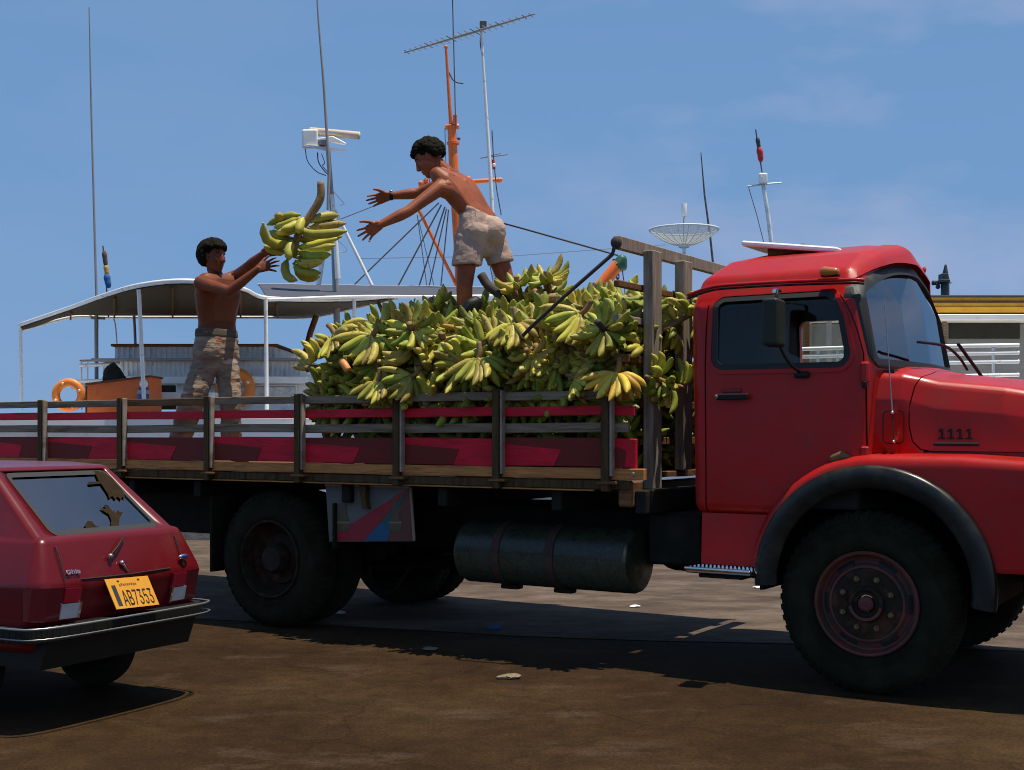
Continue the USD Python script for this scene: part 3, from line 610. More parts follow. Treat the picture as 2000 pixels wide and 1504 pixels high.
for x in (671, 772):
    fg = [q(x-10, 1020), q(x-8, 1008), q(x-6, 996), q(x-7, 984), q(x-4, 976), q(x+2, 975), q(x+5, 983), q(x+5, 996), q(x+8, 1008), q(x+13, 1020)]
    T.part('printed_figure', prism(fg, .0453, .047, 'uz'), K['figure'], parent=fb)
    T.part('printed_base', prism([q(x-13, 1019), q(x+14, 1019), q(x+14, 1022), q(x-13, 1022)], .0448, .0465, 'uz'), K['ochre_light'], parent=fb)
    T.part('printed_base', prism([q(x-12, 1022), q(x+13, 1022), q(x+11, 1036), q(x-11, 1038)], .0450, .0466, 'uz'), K['figure'], parent=fb)
T.part('board_hanger', prism([q(708, 944), q(724, 944), q(722, 975), q(726, 994), q(716, 992), q(712, 968)], .0, .043, 'uz'), K['post_wood'], parent=fb)
# ================================================================ the parked car
PH = math.radians(60); CP = np.array([(250-1000)/FPX*6.5, 6.5, 0.0])
CAR = Thing('parked_car', 'dark red hatchback car with a yellow rear number plate, parked behind the truck', 'car', CP, PH)
# the car's own axes: x to its right along the rear, y forward, z up
def ck(px, py, b):
    c, s_ = math.cos(PH), math.sin(PH); s = (px-1000)/FPX
    a = (s*(CP[1]+b*c)-CP[0]+b*s_)/(c-s*s_)
    return np.array([a, b, EYE-(py-HZ)/FPX*(CP[1]+a*s_+b*c)])
K['car_red'] = mat('dark_red_car_paint', (.115, .004, .006), .30, var=.08, scale=2, coat=.15, spec=.3, rvar=.05, dirt=(.12, .014, .014), dscale=3, dlo=.55)
def sym(P): return [(s*a, b, z, r) for a, b, z, r in P for s in (-1, 1)]
def hs(P, off=0): return Manifold.batch_hull([sph((a, b, z), r+off, 16) for a, b, z, r in sym(P)])
low = hs([(.47, .16, .46, .09), (.48, .09, .70, .09), (.435, .135, .885, .06), (.50, 3.7, .46, .09), (.50, 3.75, .62, .09), (.47, 3.0, .86, .08), (.49, 1.2, .88, .07), (.54, 1.2, .46, .08), (.55, 1.2, .66, .08), (.54, 3.2, .6, .08)])
wells = [mani(turn([(0, -.2), (.30, -.2), (.30, .16), (0, .16)], (sd*.56, b, .29), (1, 0, 0), 36)) for sd in (-1, 1) for b in (.75, 3.15)]
wells = [Manifold.cylinder(.4, .30, .30, 40, True).rotate((0, 90, 0)).translate((sd*.56, b, .29)) for sd in (-1, 1) for b in (.75, 3.15)]
for w in wells: low = low-w
CABP = [(.425, .165, .90, .05), (.36, .60, 1.235, .045), (.33, .8, 1.25, .045), (.35, 1.9, 1.25, .045), (.43, 2.75, .90, .05)]
CABI = [(.42, .175, .87, .02), (.335, .60, 1.225, .02), (.35, 1.9, 1.23, .02), (.42, 2.65, .88, .02)]
cabin = hs(CABP)-hs(CABI)
rw = mani(prism(rounded([(-.365, .945), (-.335, 1.25), (.325, 1.25), (.355, .945)], .035), -.3, 1.0, 'uz'))
rw_in = mani(prism(rounded([(-.365, .945), (-.335, 1.25), (.325, 1.25), (.355, .945)], .035).buffer(-.022), -.3, 1.0, 'uz'))
sides = mani(prism(rounded([(.55, .955), (.88, 1.235), (1.9, 1.235), (2.55, .955)], .04), -2, 2, 'vz'))
body_c = (low-hs(CABI))+((cabin-rw)-mani(prism([(a, b) for a, b in ((.62, .955), (.92, 1.225), (1.9, 1.225), (2.45, .955))], -2, 2, 'vz')))
T_ = CAR
CAR.part('car_body', body_c, K['car_red'], 35)
# panels in 'vz' prisms run along x here: (y, z) outline pulled along x
band = (hs(CABP, .004)-hs(CABP, -.02))^(rw-rw_in)
CAR.part('rear_window_seal', band, K['seal'], 35)
CAR.part('rear_window', (hs(CABP, -.004)-hs(CABP, -.009))^(rw_in+mani(prism([(-.2, 1.0), (.2, 1.0), (.2, 1.2), (-.2, 1.2)], -.3, 1.0, 'uz'))), glass('car_glass', (.30, .33, .30), refl=(.9, .95, 1), rough=.02, ior=2.9), 35)
CAR.part('side_windows', (hs(CABP, -.012)-hs(CABP, -.018))^mani(prism([(.62, .955), (.92, 1.225), (1.9, 1.225), (2.45, .955)], -2, 2, 'vz')), glass('car_side_glass', (.3, .33, .3)), 35, label='side window glass')
for x in (-.2, .2):
    s_ = CAR.part('rear_seat', cb(x-.18, x+.18, .75, .90, .55, .98, .05), K['cabin'])
    CAR.part('headrest', cb(x-.09, x+.09, .78, .86, 1.0, 1.14, .03), K['cabin'], parent=s_)
for sd in (-1, 1):
    for b in (.75, 3.15):
        CAR.part('wheel', tri_out(turn([(.14, .02), (.16, 0), (.25, 0), (.275, .02), (.285, .05), (.285, .13), (.27, .16), (.14, .16), (.0, .1), (0, .03), (.14, .02)], (sd*.53, b, .285), (-sd, 0, 0), 36)), K['rubber'], 40)
for sd in (1, -1):
    X = lambda a: (a if sd > 0 else -a-.03)
    hullm = lambda q, f=globals()['hullm']: f([(x, y-.026, z) for x, y, z in q])
    hsg = CAR.part('tail_lamp', hullm([(X(a), b, z) for a, b, z in ((.300, .010, .705), (.300, .045, .540), (.50, .014, .712), (.50, .05, .545), (.555, .07, .71), (.555, .1, .55), (.30, .12, .7), (.30, .12, .54), (.55, .14, .7), (.55, .14, .55))]), mat('tail_lamp_red_%d' % (sd+1), (.10, .004, .010), .2, var=.2, coat=.5))
    CAR.part('brake_lens', hullm([(X(a), b, z) for a, b, z in ((.308, .004, .698), (.308, .022, .628), (.405, .006, .700), (.405, .024, .630), (.308, .06, .698), (.308, .06, .628), (.405, .06, .70), (.405, .06, .63))]), mat('brake_red_%d' % (sd+1), (.36, .006, .022), .2, var=.1, coat=.5), parent=hsg)
    CAR.part('reverse_lens', hullm([(X(a), b, z) for a, b, z in ((.310, .020, .622), (.310, .038, .548), (.415, .022, .624), (.415, .040, .550), (.310, .07, .622), (.310, .07, .548), (.415, .07, .62), (.415, .07, .55))]), mat('reverse_lens_%d' % (sd+1), (.45, .43, .40), .25, var=.15, scale=30), parent=hsg)
    CAR.part('lens_edge', hullm([(X(a), b, z) for a, b, z in ((.300, .012, .625), (.300, .034, .545), (.312, .012, .625), (.312, .034, .545), (.30, .07, .62), (.312, .07, .55))]), K['chrome'], parent=hsg)
bp = spline([(-.64, .35, .48), (-.63, .10, .48), (-.57, .0, .482), (-.40, -.045, .485), (0, -.06, .487), (.40, -.045, .485), (.56, .005, .482), (.615, .09, .48), (.62, .35, .48)], 40)
bm = CAR.part('rear_bumper', [bar(bp[i], bp[i+1], .06, .075, .004) for i in range(len(bp)-1)], K['black'])
CAR.part('bumper_trim', tube(bp+np.array([0, -.028, .038]), .006, 6), K['steel'], True, parent=bm)
CAR.part('bumper_trim', tube(bp+np.array([0, -.034, -.012]), .004, 6), K['steel'], True, parent=bm)
CAR.part('lower_valance', hullm([(a, b, z) for a in (-.5, .5) for b, z in ((.06, .45), (.12, .30), (.5, .30), (.5, .45))]), K['black'])
# number plate
pl0 = np.array([-.158, .012, .706]); ux = np.array([.292, 0, -.010]); uz = np.array([.030, -.055, -.152]); pl0 = pl0+np.array([0, -.012, 0])
nn = np.cross(ux, -uz); nn /= np.linalg.norm(nn); nn = nn if nn[1] < 0 else -nn
K['plate'] = mat('yellow_number_plate', (.80, .36, .035), .45, var=.06, scale=20)
def on_plate(m, d=.004):
    v, f = vf(m); return pl0+v[:, :1]*ux+v[:, 1:2]*uz+(v[:, 2:3]+d)*nn, f
pt = CAR.part('number_plate', on_plate(cb(0, 1, 0, 1, -.003, .002, .002)), K['plate'])
def glyphs(txt, x0, x1, y0, y1):
    m = meshkit.text_mesh(txt, 1.0, .002, False); v = np.array(m.vertices); f = np.array(m.faces)
    v[:, 0] = x0+(v[:, 0]-v[:, 0].min())/np.ptp(v[:, 0])*(x1-x0); v[:, 1] = y1-(v[:, 1]-v[:, 1].min())/np.ptp(v[:, 1])*(y1-y0)
    v[:, 2] = np.where(v[:, 2] > .001, .0032, .001)
    return v, f
CAR.part('plate_letters', on_plate(glyphs('AB7353', .235, .93, .36, .87), .0042), mat('plate_ink', (.03, .012, .01), .6, var=.1), parent=pt)
CAR.part('plate_strip', on_plate(cb(.085, .175, .22, .90, 0.001, .0032, .0002), .0042), mat('plate_strip_ink', (.03, .045, .05), .6, var=.3, scale=60), parent=pt)
rr = random.Random(2)
CAR.part('plate_small_print', [on_plate(cb(.27+k*.045, .30+k*.045, .17+rr.uniform(0, .03), .24+rr.uniform(0, .03), 0.001, .003, .0002), .0042) for k in range(9)], mat('plate_small_ink', (.30, .10, .02), .6), parent=pt)
for x in (.27, .74): CAR.part('plate_screw', on_plate(cb(x-.02, x+.025, .07, .13, 0, .004, .001), .003), K['black'], parent=pt)
# hatch furniture
def hb(z): return .0+max(0, (z-.72))/.21*.085
def hatch(px, py, lift=.012):
    p = ck(px, py, .02)
    for _ in range(4): p = ck(px, py, hb(p[2])-lift)
    return p
w0, w1 = hatch(216, 1086, .02), hatch(243, 1046, .02)
wp = CAR.part('rear_wiper', tube([w0, .5*(w0+w1)+[0, -.006, 0], w1], [.008, .006, .004], 6), K['black'], True)
CAR.part('wiper_pivot', ball(w0, .014, 1), K['steel'], True, parent=wp)
l0, l1 = hatch(238, 1099, .012), hatch(252, 1115, .01)
lk = CAR.part('hatch_lock', tube([l0, .5*(l0+l1), l1], [.011, .006, .005], 8), K['chrome'], True)
CAR.part('lock_barrel', ball(l0, .013, 2), K['chrome'], True, parent=lk)
e0 = hatch(358, 1087, .02)
bd = CAR.part('maker_badge', tri_out(turn([(0, .0), (1.0, 0), (1.0, .3), (0, .4)], (0, 0, 0), (0, -1, 0), 28)) if False else ball(e0, (.034, .012, .015), 2), K['chrome'], True)
CAR.part('badge_face', ball(e0+np.array([.004, -.003, 0]), (.030, .012, .0125), 2), mat('badge_blue', (.01, .035, .16), .25, coat=.5), True, parent=bd)
tm = meshkit.text_mesh('Ghia', .020, .004, True); tv = np.array(tm.vertices); g0 = hatch(128, 1122, .006)
CAR.part('model_lettering', (np.stack([g0[0]+tv[:, 0]*1.5, g0[1]-.004-tv[:, 2]+tv[:, 1]*.35, g0[2]+tv[:, 1]], 1), np.array(tm.faces)), K['chrome'])
CAR.part('hatch_seam', tube(spline([(-.30, -.002+hb(.735), .73), (0, .0, .726), (.30, -.002+hb(.735), .73)], 12), .004, 5), K['seal'], True)

# reflections in the rear glass, put in as flat brown shapes
K['reflection_shape'] = mat('brown_reflection', (.022, .013, .004), .8, spec=.1, var=.35, scale=18)
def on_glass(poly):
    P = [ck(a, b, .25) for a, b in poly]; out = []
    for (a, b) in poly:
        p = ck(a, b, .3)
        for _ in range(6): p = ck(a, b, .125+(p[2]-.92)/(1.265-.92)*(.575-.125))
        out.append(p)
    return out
def reflection_shape(poly, name):
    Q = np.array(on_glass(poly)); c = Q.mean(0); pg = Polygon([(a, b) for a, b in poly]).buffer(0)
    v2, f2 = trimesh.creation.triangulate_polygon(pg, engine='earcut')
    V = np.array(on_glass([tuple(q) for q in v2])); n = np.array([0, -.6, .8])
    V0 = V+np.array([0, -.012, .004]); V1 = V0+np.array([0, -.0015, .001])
    CAR.part('window_sticker', (np.vstack([V0, V1]), np.vstack([f2, f2[:, ::-1]+len(V)])), K['reflection_shape'])
reflection_shape([(181, 921), (197, 923), (215, 935), (238, 962), (241, 975), (235, 972), (233, 978), (226, 971), (222, 977), (216, 970), (210, 975), (207, 966), (200, 955), (194, 946), (171, 948), (169, 943), (190, 942)], 'a')
reflection_shape([(212, 1040), (214, 1018), (209, 1006), (199, 1000), (192, 993), (203, 996), (200, 988), (206, 987), (213, 996), (217, 1002), (218, 997), (221, 1004), (227, 998), (230, 1001), (237, 1002), (231, 1010), (229, 1022), (229, 1040)], 'b')
reflection_shape([(162, 1028), (168, 1019), (176, 1020), (183, 1028), (196, 1033), (190, 1040), (184, 1046), (176, 1045), (166, 1036)], 'c')

for sx in (-1, 1):
    pts_ = [np.array([sx*.40-.005, hb(z)+.0-(.012 if z < .88 else .004), z]) for z in np.linspace(.735, .90, 6)]
    CAR.part('hatch_seam', tube(pts_, .0035, 5), K['seal'], True)
# ================================================================ boats and masts beyond the quay
def px(P, Y): return np.array([at(a, b, c if len(r_) else Y) for a, b, *r_ in P for c in [r_[0] if r_ else Y]])
def rod(th, name, P, Y, r, m, sides=8, n=0, parent=None, label=None):
    q = px(P, Y); q = spline(q, n) if n else q
    return th.part(name, tube(q, r, sides), m, True, world=True, parent=parent, label=label)
def pbox(x0, y0, x1, y1, Y0, Y1, ch=.01):
    """a box whose front face at distance Y0 spans the given pixels"""
    a, b = at(x0, y0, Y0), at(x1, y1, Y0)
    return cb(a[0], b[0], Y0, Y1, b[2], a[2], ch)
def hull_boat(x0, x1, y0, y1, z1, bow=1):
    P = []
    for z, s in ((-1.9, .72), (-.6, .9), (z1, 1.0)):
        yc, hy = (y0+y1)/2, (y1-y0)/2*s
        xa, xb = (x0, x1-1.4*(1.15-s)) if bow > 0 else (x0+1.4*(1.15-s), x1)
        nose, tail = (xb, xa) if bow > 0 else (xa, xb)
        P += [(tail, yc-hy*.9, z), (tail, yc+hy*.9, z), (nose-bow*2.2, yc-hy, z), (nose-bow*2.2, yc+hy, z), (nose-bow*.7, yc-hy*.55, z), (nose-bow*.7, yc+hy*.55, z), (nose, yc, z+.25*(z > 0))]
    return hullm(P)
B1 = Thing('excursion_boat', 'white boat with long brown-bottomed awnings on thin posts, behind the truck bed', 'boat', (-4.5, 20, -1.3))
W = dict(world=True)
B1.part('hull', hull_boat(-8.6, .4, 17.7, 23.4, 1.55), K['white'], 30, **W)
B1.part('gunwale', [bar((-8.6, 17.72, 1.6), (-1.9, 17.72, 1.6), .10, .12)], K['white'], **W)
near = [(40, 640, 21.2), (138, 607, 20), (200, 585, 18.6), (275, 564, 17.5), (370, 556, 17.1), (470, 570, 17.7), (515, 588, 18.4), (600, 592, 18.8), (700, 590, 19.4), (768, 584, 20.1)]
far = [(40, 643, 21.3), (138, 617, 21.3), (200, 617, 21.4), (275, 617, 21.4), (370, 617, 21.4), (470, 617, 21.4), (515, 617, 21.4), (610, 616, 21.3), (700, 597, 20.6), (775, 580, 20.0)]
def awning(nr, fr_, sag=.05, n=46, m=9, thick=.02):
    A = spline(px(nr, 0), n); B = spline(px(fr_, 0), n); k = min(len(A), len(B)); A, B = A[:k], B[:k]
    rows = []
    for t in np.linspace(0, 1, m):
        q = A*(1-t)+B*t; q = q.copy(); q[:, 2] -= sag*math.sin(math.pi*t)*(.6+.4*np.sin(np.arange(k)*.9)); rows.append(q)
    v = np.array(rows).reshape(-1, 3); f = []
    for j in range(m-1):
        for i in range(k-1):
            a = j*k+i; f += [(a, a+1, a+k+1), (a, a+k+1, a+k)]
    f = np.array(f); nv = len(v)
    e = [(j*k, (j+1)*k) for j in range(m-1)]+[((j+1)*k+k-1, j*k+k-1) for j in range(m-1)]+[(i+1, i) for i in range(k-1)]+[((m-1)*k+i, (m-1)*k+i+1) for i in range(k-1)]
    F = [f, f[:, ::-1]+nv]+[np.array([(a, b, b+nv), (a, b+nv, a+nv)]) for a, b in e]
    return np.vstack([v, v+[0, 0, thick]]), np.vstack(F), A, B
v, f, A, B = awning(near, far)
aw = B1.part('awning', (v, f), K['canvas_dark'], True, world=True, label='brown-bottomed awning with rounded ends')
B1.part('awning_rim', tube(A+[0, -.03, .05], .030, 8), K['white_tube'], True, world=True, parent=aw)
B1.part('awning_rim', tube(B+[0, .03, -.02], .024, 8), K['white_tube'], True, world=True, parent=aw)
for i in (6, 14, 22, 30, 38):
    B1.part('awning_batten', tube([A[i]+[0, 0, -.03], .5*(A[i]+B[i])+[0, 0, -.10], B[i]+[0, 0, -.03]], .014, 6), K['wood_brown'], True, world=True, parent=aw)
v, f, A, B = awning([(523, 586, 18.25), (580, 584, 18.5), (700, 580, 19), (860, 580, 19.6), (985, 578, 20.2)], [(505, 556, 21.0), (580, 557, 21.6), (700, 559, 22.2), (860, 561, 22.6), (1000, 564, 22.8)], sag=0.0)
aw = B1.part('awning', (v, f), K['canvas_grey'], True, world=True, label='tilted grey awning showing its upper side')
B1.part('awning_rim', tube(A+[0, -.03, .0], .026, 8), K['white_tube'], True, world=True, parent=aw)
B1.part('awning_rim', tube(B, .022, 8), K['white_tube'], True, world=True, parent=aw)
for P, Y, r, m in (([(271, 566), (282, 792)], 17.5, .030, 'white_tube'), ([(262, 617), (270, 792)], 21.2, .024, 'pole_grey'), ([(188, 617), (189, 800)], 21.2, .034, 'pole_grey'), ([(519, 584), (521, 800)], 18.2, .030, 'white_tube'),
                   ([(692, 583), (692, 780)], 19.0, .028, 'white_tube'), ([(852, 580), (853, 780)], 19.5, .028, 'white_tube'), ([(40, 642), (42, 800)], 21.2, .03, 'white_tube'), ([(880, 580), (881, 780)], 20, .05, 'pole_grey')):
    rod(B1, 'awning_post', P, Y, r, K[m])
B1.part('post_bracket', bar(at(176, 620, 21.2), at(203, 621, 21.2), .05, .05), K['pole_grey'], **W)
rod(B1, 'hanging_line', [(222, 621), (226, 640), (229, 684)], 21.2, .012, K['white_tube'], 6, 8)
rod(B1, 'awning_strut', [(618, 616), (606, 650), (594, 700)], 20.6, .05, K['wood_brown'])
rod(B1, 'awning_strut', [(738, 588), (752, 622), (766, 650)], 19.5, .03, K['wood_brown'])
# houses
hz0 = B1.part('upper_house', pbox(226, 676, 538, 702, 20.2, 22.5), K['offwhite'], **W)
a0, a1 = at(226, 676, 20.2), at(538, 702, 20.2)
B1.part('house_batten', [cb(x, x+.035, 20.185, 20.2, a1[2]+.01, a0[2]-.01, .004) for x in np.arange(a0[0]+.03, a1[0]-.03, .085)], K['white'], world=True, parent=hz0, kind='stuff')
B1.part('house_roof', pbox(218, 672, 544, 677, 20.1, 22.6), K['wood_brown'], world=True, parent=hz0)
B1.part('dark_ledge', pbox(180, 700, 590, 704, 19.9, 22.5, .004), K['pole_grey'], **W)  # thin grey slab standing in for the shadow line between the houses
h1 = B1.part('middle_house', pbox(236, 705, 588, 740, 20.1, 22.4), K['offwhite'], **W)
a0, a1 = at(236, 705, 20.1), at(588, 740, 20.1)
B1.part('house_batten', [cb(x, x+.03, 20.088, 20.1, a1[2]+.05, a0[2]-.01, .003) for x in np.arange(a0[0]+.03, a1[0]-.03, .075)], K['white'], world=True, parent=h1, kind='stuff')
B1.part('house_ledge', pbox(232, 735, 600, 749, 19.75, 22.4), K['white'], **W)
B1.part('main_house', pbox(345, 750, 606, 835, 20.0, 22.4), K['white'], **W)
for x0, x1 in ((470, 521), (528, 578)):
    d = B1.part('house_door', pbox(x0, 756, x1, 826, 19.96, 19.995, .006), K['offwhite'], **W)
    B1.part('door_frame', [pbox(x0-3, 753, x0, 828, 19.93, 19.99, .004), pbox(x1, 753, x1+3, 828, 19.93, 19.99, .004), pbox(x0-3, 751, x1+3, 754, 19.93, 19.99, .004)], K['white'], world=True, parent=d)
B1.part('engine_room_opening', pbox(236, 750, 344, 800, 20.6, 20.7), K['cabin'], **W)
B1.part('side_deck', pbox(230, 766, 420, 778, 18.9, 20.0), K['white'], **W)
for x0, x1 in ((322, 332), (335, 345), (424, 432)): B1.part('small_port', pbox(x0, 744, x1, 751, 20.55, 20.6, .006), K['white'], **W)
for y in (702, 711, 742, 770): rod(B1, 'stern_rail', [(156, y+3), (238, y)], 20.3, .03 if y != 702 else .018, K['white_tube'] if y != 702 else K['pole_grey'])
for x in (158, 170, 202, 225): rod(B1, 'rail_post', [(x, 706), (x+1, 800)], 20.3, .018, K['white_tube'], 6)
B1.part('deck_bench', pbox(140, 742, 232, 760, 20.6, 21.4), K['offwhite'], **W)
# masts and aerials of this boat
rod(B1, 'whip_aerial', [(174, 14), (178, 200), (190, 640)], 21.0, [.008, .016, .022], K['pole_grey'], 6)
rod(B1, 'flag_pole', [(201, 480), (205, 515), (212, 620)], 21.3, .012, K['flag_brown'], 6)
def furl(P, Y, w, m, name, th):
    q = spline(px(P, Y), 14); t = np.linspace(0, 1, len(q)); r = w*(.35+.65*np.sin(math.pi*(t*.85+.1)))*(1+.10*np.sin(t*9))
    return th.part(name, tube(q, r, 8), m, True, world=True)
furl([(203, 490), (205, 505), (207, 522)], 21.2, .045, K['flag_brown'], 'furled_flag', B1)
furl([(206, 517), (208, 528), (209, 538)], 21.2, .045, K['flag_yellow'], 'furled_flag', B1)
furl([(208, 535), (210, 548), (213, 562)], 21.2, .06, K['flag_blue'], 'furled_flag', B1)
rod(B1, 'radar_mast', [(641, 296), (650, 420), (666, 835)], 20.0, [.035, .045, .06], K['pole_grey'], 10)
rod(B1, 'radar_mast', [(648, 380), (656, 480), (660, 545)], 19.9, [.025, .04, .045], K['white_tube'], 10)
rod(B1, 'whip_aerial', [(617, -40), (622, 40), (632, 160), (643, 330), (640, 410)], 19.7, [.01, .016, .022, .028, .02], K['pole_grey'], 6)
rod(B1, 'mast_stay', [(654, 410), (727, 558)], 20.0, .026, K['white_tube'], 8)
rod(B1, 'mast_hook', [(652, 375), (668, 393), (672, 398), (664, 402)], 20.0, .009, K['white_tube'], 6, 8)
rod(B1, 'mast_hook', [(660, 470), (676, 485), (675, 492), (664, 492)], 20.0, .009, K['white_tube'], 6, 8)
rod(B1, 'mast_strut', [(630, 505), (622, 556)], 20.0, .04, K['white_tube'], 8)
RD = Thing('radar_scanner', 'white radar with a beige scanner bar on top of the grey mast', 'radar', at(641, 296, 20))
RD.part('housing', Manifold.batch_hull([sph(at(x, y, Y), .035, 12) for x in (594, 617) for y in (257, 286) for Y in (19.85, 20.15)]), K['white'], 40, **W)
RD.part('scanner_bar', tube([at(606, 256, 20.0), at(702, 265, 19.9)], .062, 16), K['beige'], True, **W)
RD.part('pedestal', Manifold.batch_hull([sph(at(x, y, Y), .02, 10) for x, y in ((622, 272), (674, 281), (650, 268)) for Y in (19.85, 20.15)]), K['white'], 40, **W)
RD.part('base_plate', hullm([at(x, y, Y) for x, y in ((596, 287), (680, 296), (640, 297), (600, 284), (676, 293)) for Y in (19.8, 20.25)]), K['white'], **W)
RD.part('motor', pbox(622, 274, 640, 284, 19.75, 19.9, .01), K['pole_grey'], **W)
rod(RD, 'cable', [(596, 290), (601, 315), (618, 335), (637, 343)], 19.95, .008, K['wire'], 6, 14)
rod(RD, 'cable', [(620, 298), (622, 316), (632, 332), (641, 341)], 19.95, .010, K['wire'], 6, 12)
rod(RD, 'cable', [(628, 300), (634, 318), (630, 324), (640, 336)], 19.95, .007, K['wire'], 6, 12)
# things on this boat
o0, o1 = at(168, 748, 17.95), at(293, 734, 17.95)
zb = 1.50
OB = Thing('orange_locker', 'orange deck locker with a dark sloping lid behind the truck rails', 'locker', (o0[0], 17.95, zb))
OB.part('body', hullm([(o0[0], 18.05, zb), (o1[0], 17.95, zb), (o0[0], 18.05, o0[2]-.03), (o1[0], 17.95, o1[2]-.02), (o0[0]+.1, 18.7, zb), (o1[0], 18.6, zb), (o0[0]+.1, 18.7, o0[2]-.03), (o1[0], 18.6, o1[2]-.02)]), K['orange'], **W)
OB.part('lid', hullm([(o0[0]-.02, 18.03, o0[2]-.028), (o1[0]+.02, 17.93, o1[2]-.018), (o0[0]-.02, 18.03, o0[2]), (o1[0]+.02, 17.93, o1[2]+.006), (o0[0]+.1, 18.72, o0[2]-.028), (o1[0]+.02, 18.62, o1[2]-.018), (o0[0]+.1, 18.72, o0[2]), (o1[0]+.02, 18.62, o1[2]+.006)]), K['wood_brown'], **W)
OB.part('end_board', cb(o0[0]-.03, o0[0]-.004, 18.05, 18.65, zb, o0[2]-.03), K['flag_brown'], **W)
sk = Manifold.batch_hull([sph(at(216, 724, 18.2), .085, 14), sph(at(213, 738, 18.2), .09, 14), sph(at(228, 738, 18.2), .09, 14), sph(at(240, 742, 18.25), .05, 12), sph(at(222, 714, 18.2), .05, 12)]).refine(3)
vv, ff = vf(sk); vv = vv+(meshkit.fbm(vv*9, 3, 4)[:, None]-.5)*.05
single('dark_sack', (vv, ff), mat('dark_sacking', (.018, .016, .008), .9, var=.3, scale=20), 'dark lumpy sack lying on the orange locker', 'sack', smooth=True)
LN = Thing('canister', 'small blue and white canister fixed to the end of the orange locker', 'canister', at(280, 778, 17.9))
LN.part('body', tri_out(turn([(0, -.02), (.075, -.02), (.08, 0), (.08, .13), (.06, .16), (0, .165)], at(280, 779, 17.88), (0, 0, 1), 16)), K['flag_blue'], 40, **W)
LN.part('label_band', tri_out(turn([(.081, .07), (.083, .07), (.083, .125), (.081, .125), (.081, .07)], at(280, 779, 17.88), (0, 0, 1), 16)), K['pole_grey'], 40, **W)
LN.part('cap', ball(at(281, 750, 17.9), (.062, .06, .065), 2), K['white'], True, **W)
def lifebuoy(label, c, R, r):
    t = Thing('lifebuoy', label, 'lifebuoy', c, group='orange lifebuoys on the white boat')
    m = trimesh.creation.torus(R, r, 48, 16); vv = np.array(m.vertices)[:, [0, 2, 1]]*[1, .8, 1]
    t.part('ring', tri_out((vv, np.array(m.faces))), K['buoy'], True)
    for k in range(4):
        g = math.radians(45*k*2+22); ct = np.array([math.cos(g), 0, math.sin(g)])
        t.part('white_patch', ball(ct*R+[0, -r*.8, 0], (r*.30, .012, r*.30), 1), K['white'], True)
lifebuoy('orange lifebuoy hung beside the orange locker', at(134, 772, 18.15), .185, .060)
lifebuoy('orange lifebuoy on the white cabin wall behind the standing thrower', at(459, 758, 19.7), .235, .085)

# orange-masted fishing boat
B2 = Thing('fishing_boat', 'boat with a tall orange mast and many dark stays behind the loader', 'boat', (-1, 25, -1.3))
B2.part('hull', hull_boat(-5.5, 3.5, 23.6, 27.4, 1.2), K['white'], 30, **W)
YM = 25.0
rod(B2, 'topmast', [(871, 90), (876, 170), (882, 262)], YM, [.028, .034, .042], K['orange'], 10)
B2.part('mast_cap', ball(at(871, 92, YM), .04, 1), K['orange'], True, **W)
rod(B2, 'mast', [(882, 246), (887, 345), (897, 480), (917, 860)], YM, [.085, .10, .115, .13], K['orange'], 14)
B2.part('mast_collar', tube([at(870, 248, YM), at(896, 247, YM)], .055, 10), K['orange'], True, **W)
B2.part('mast_band', tri_out(turn([(.0, -.02), (.13, -.02), (.13, .02), (0, .02)], at(885, 280, YM), (0, 0, 1), 16)), K['orange'], 30, **W)
B2.part('mast_block', cb(at(888, 228, YM)[0]-.03, at(888, 228, YM)[0]+.05, YM-.05, YM+.05, at(0, 244, YM)[2], at(0, 226, YM)[2]), K['orange'], **W)
B2.part('mast_lamp', ball(at(896, 271, YM), .035, 1), K['flag_brown'], True, **W)
yd = rod(B2, 'yard', [(818, 362), (880, 357), (981, 351)], YM, .042, K['orange'], 10)
for x, y in ((822, 358), (832, 353), (915, 349), (975, 352)): B2.part('yard_fitting', ball(at(x, y, YM), .055, 1), K['orange'], True, world=True, parent=yd)
rod(B2, 'mast_brace', [(812, 398), (894, 562)], YM, .034, K['orange'], 8)
rod(B2, 'aerial_hook', [(876, 140), (884, 155), (893, 161), (905, 163)], YM, .016, K['wire'], 6, 10)
for P, r in (([(857, 396), (692, 556)], .016), ([(862, 400), (742, 625)], .017), ([(869, 404), (792, 640)], .016), ([(872, 408), (838, 560)], .013), ([(876, 410), (860, 570)], .013), ([(815, 420), (838, 590)], .009), ([(869, 250), (872, 360)], .008), ([(842, 330), (838, 362)], .008), ([(756, 392), (706, 412), (655, 432)], .009),
             ([(883, -30), (887, 120), (890, 250)], .012), ([(818, 430), (848, 560)], .008), ([(940, 445), (985, 560)], .012), ([(948, 470), (965, 560)], .012)):
    rod(B2, 'stay', P, YM-.2, r, K['wire'], 5)
rod(B2, 'wire', [(700, 505), (1000, 500), (1300, 478)], 27, .006, K['wire'], 5)
rod(B2, 'wire', [(960, 432), (990, 438), (1090, 466), (1207, 499)], 22, .016, K['rope'], 6, 10)
rod(B2, 'flag_pole', [(872, 575), (874, 640)], 24, .015, K['flag_yellow'], 6)
furl([(879, 578), (880, 590), (880, 604)], 24, .04, K['flag_green'], 'furled_flag', B2)
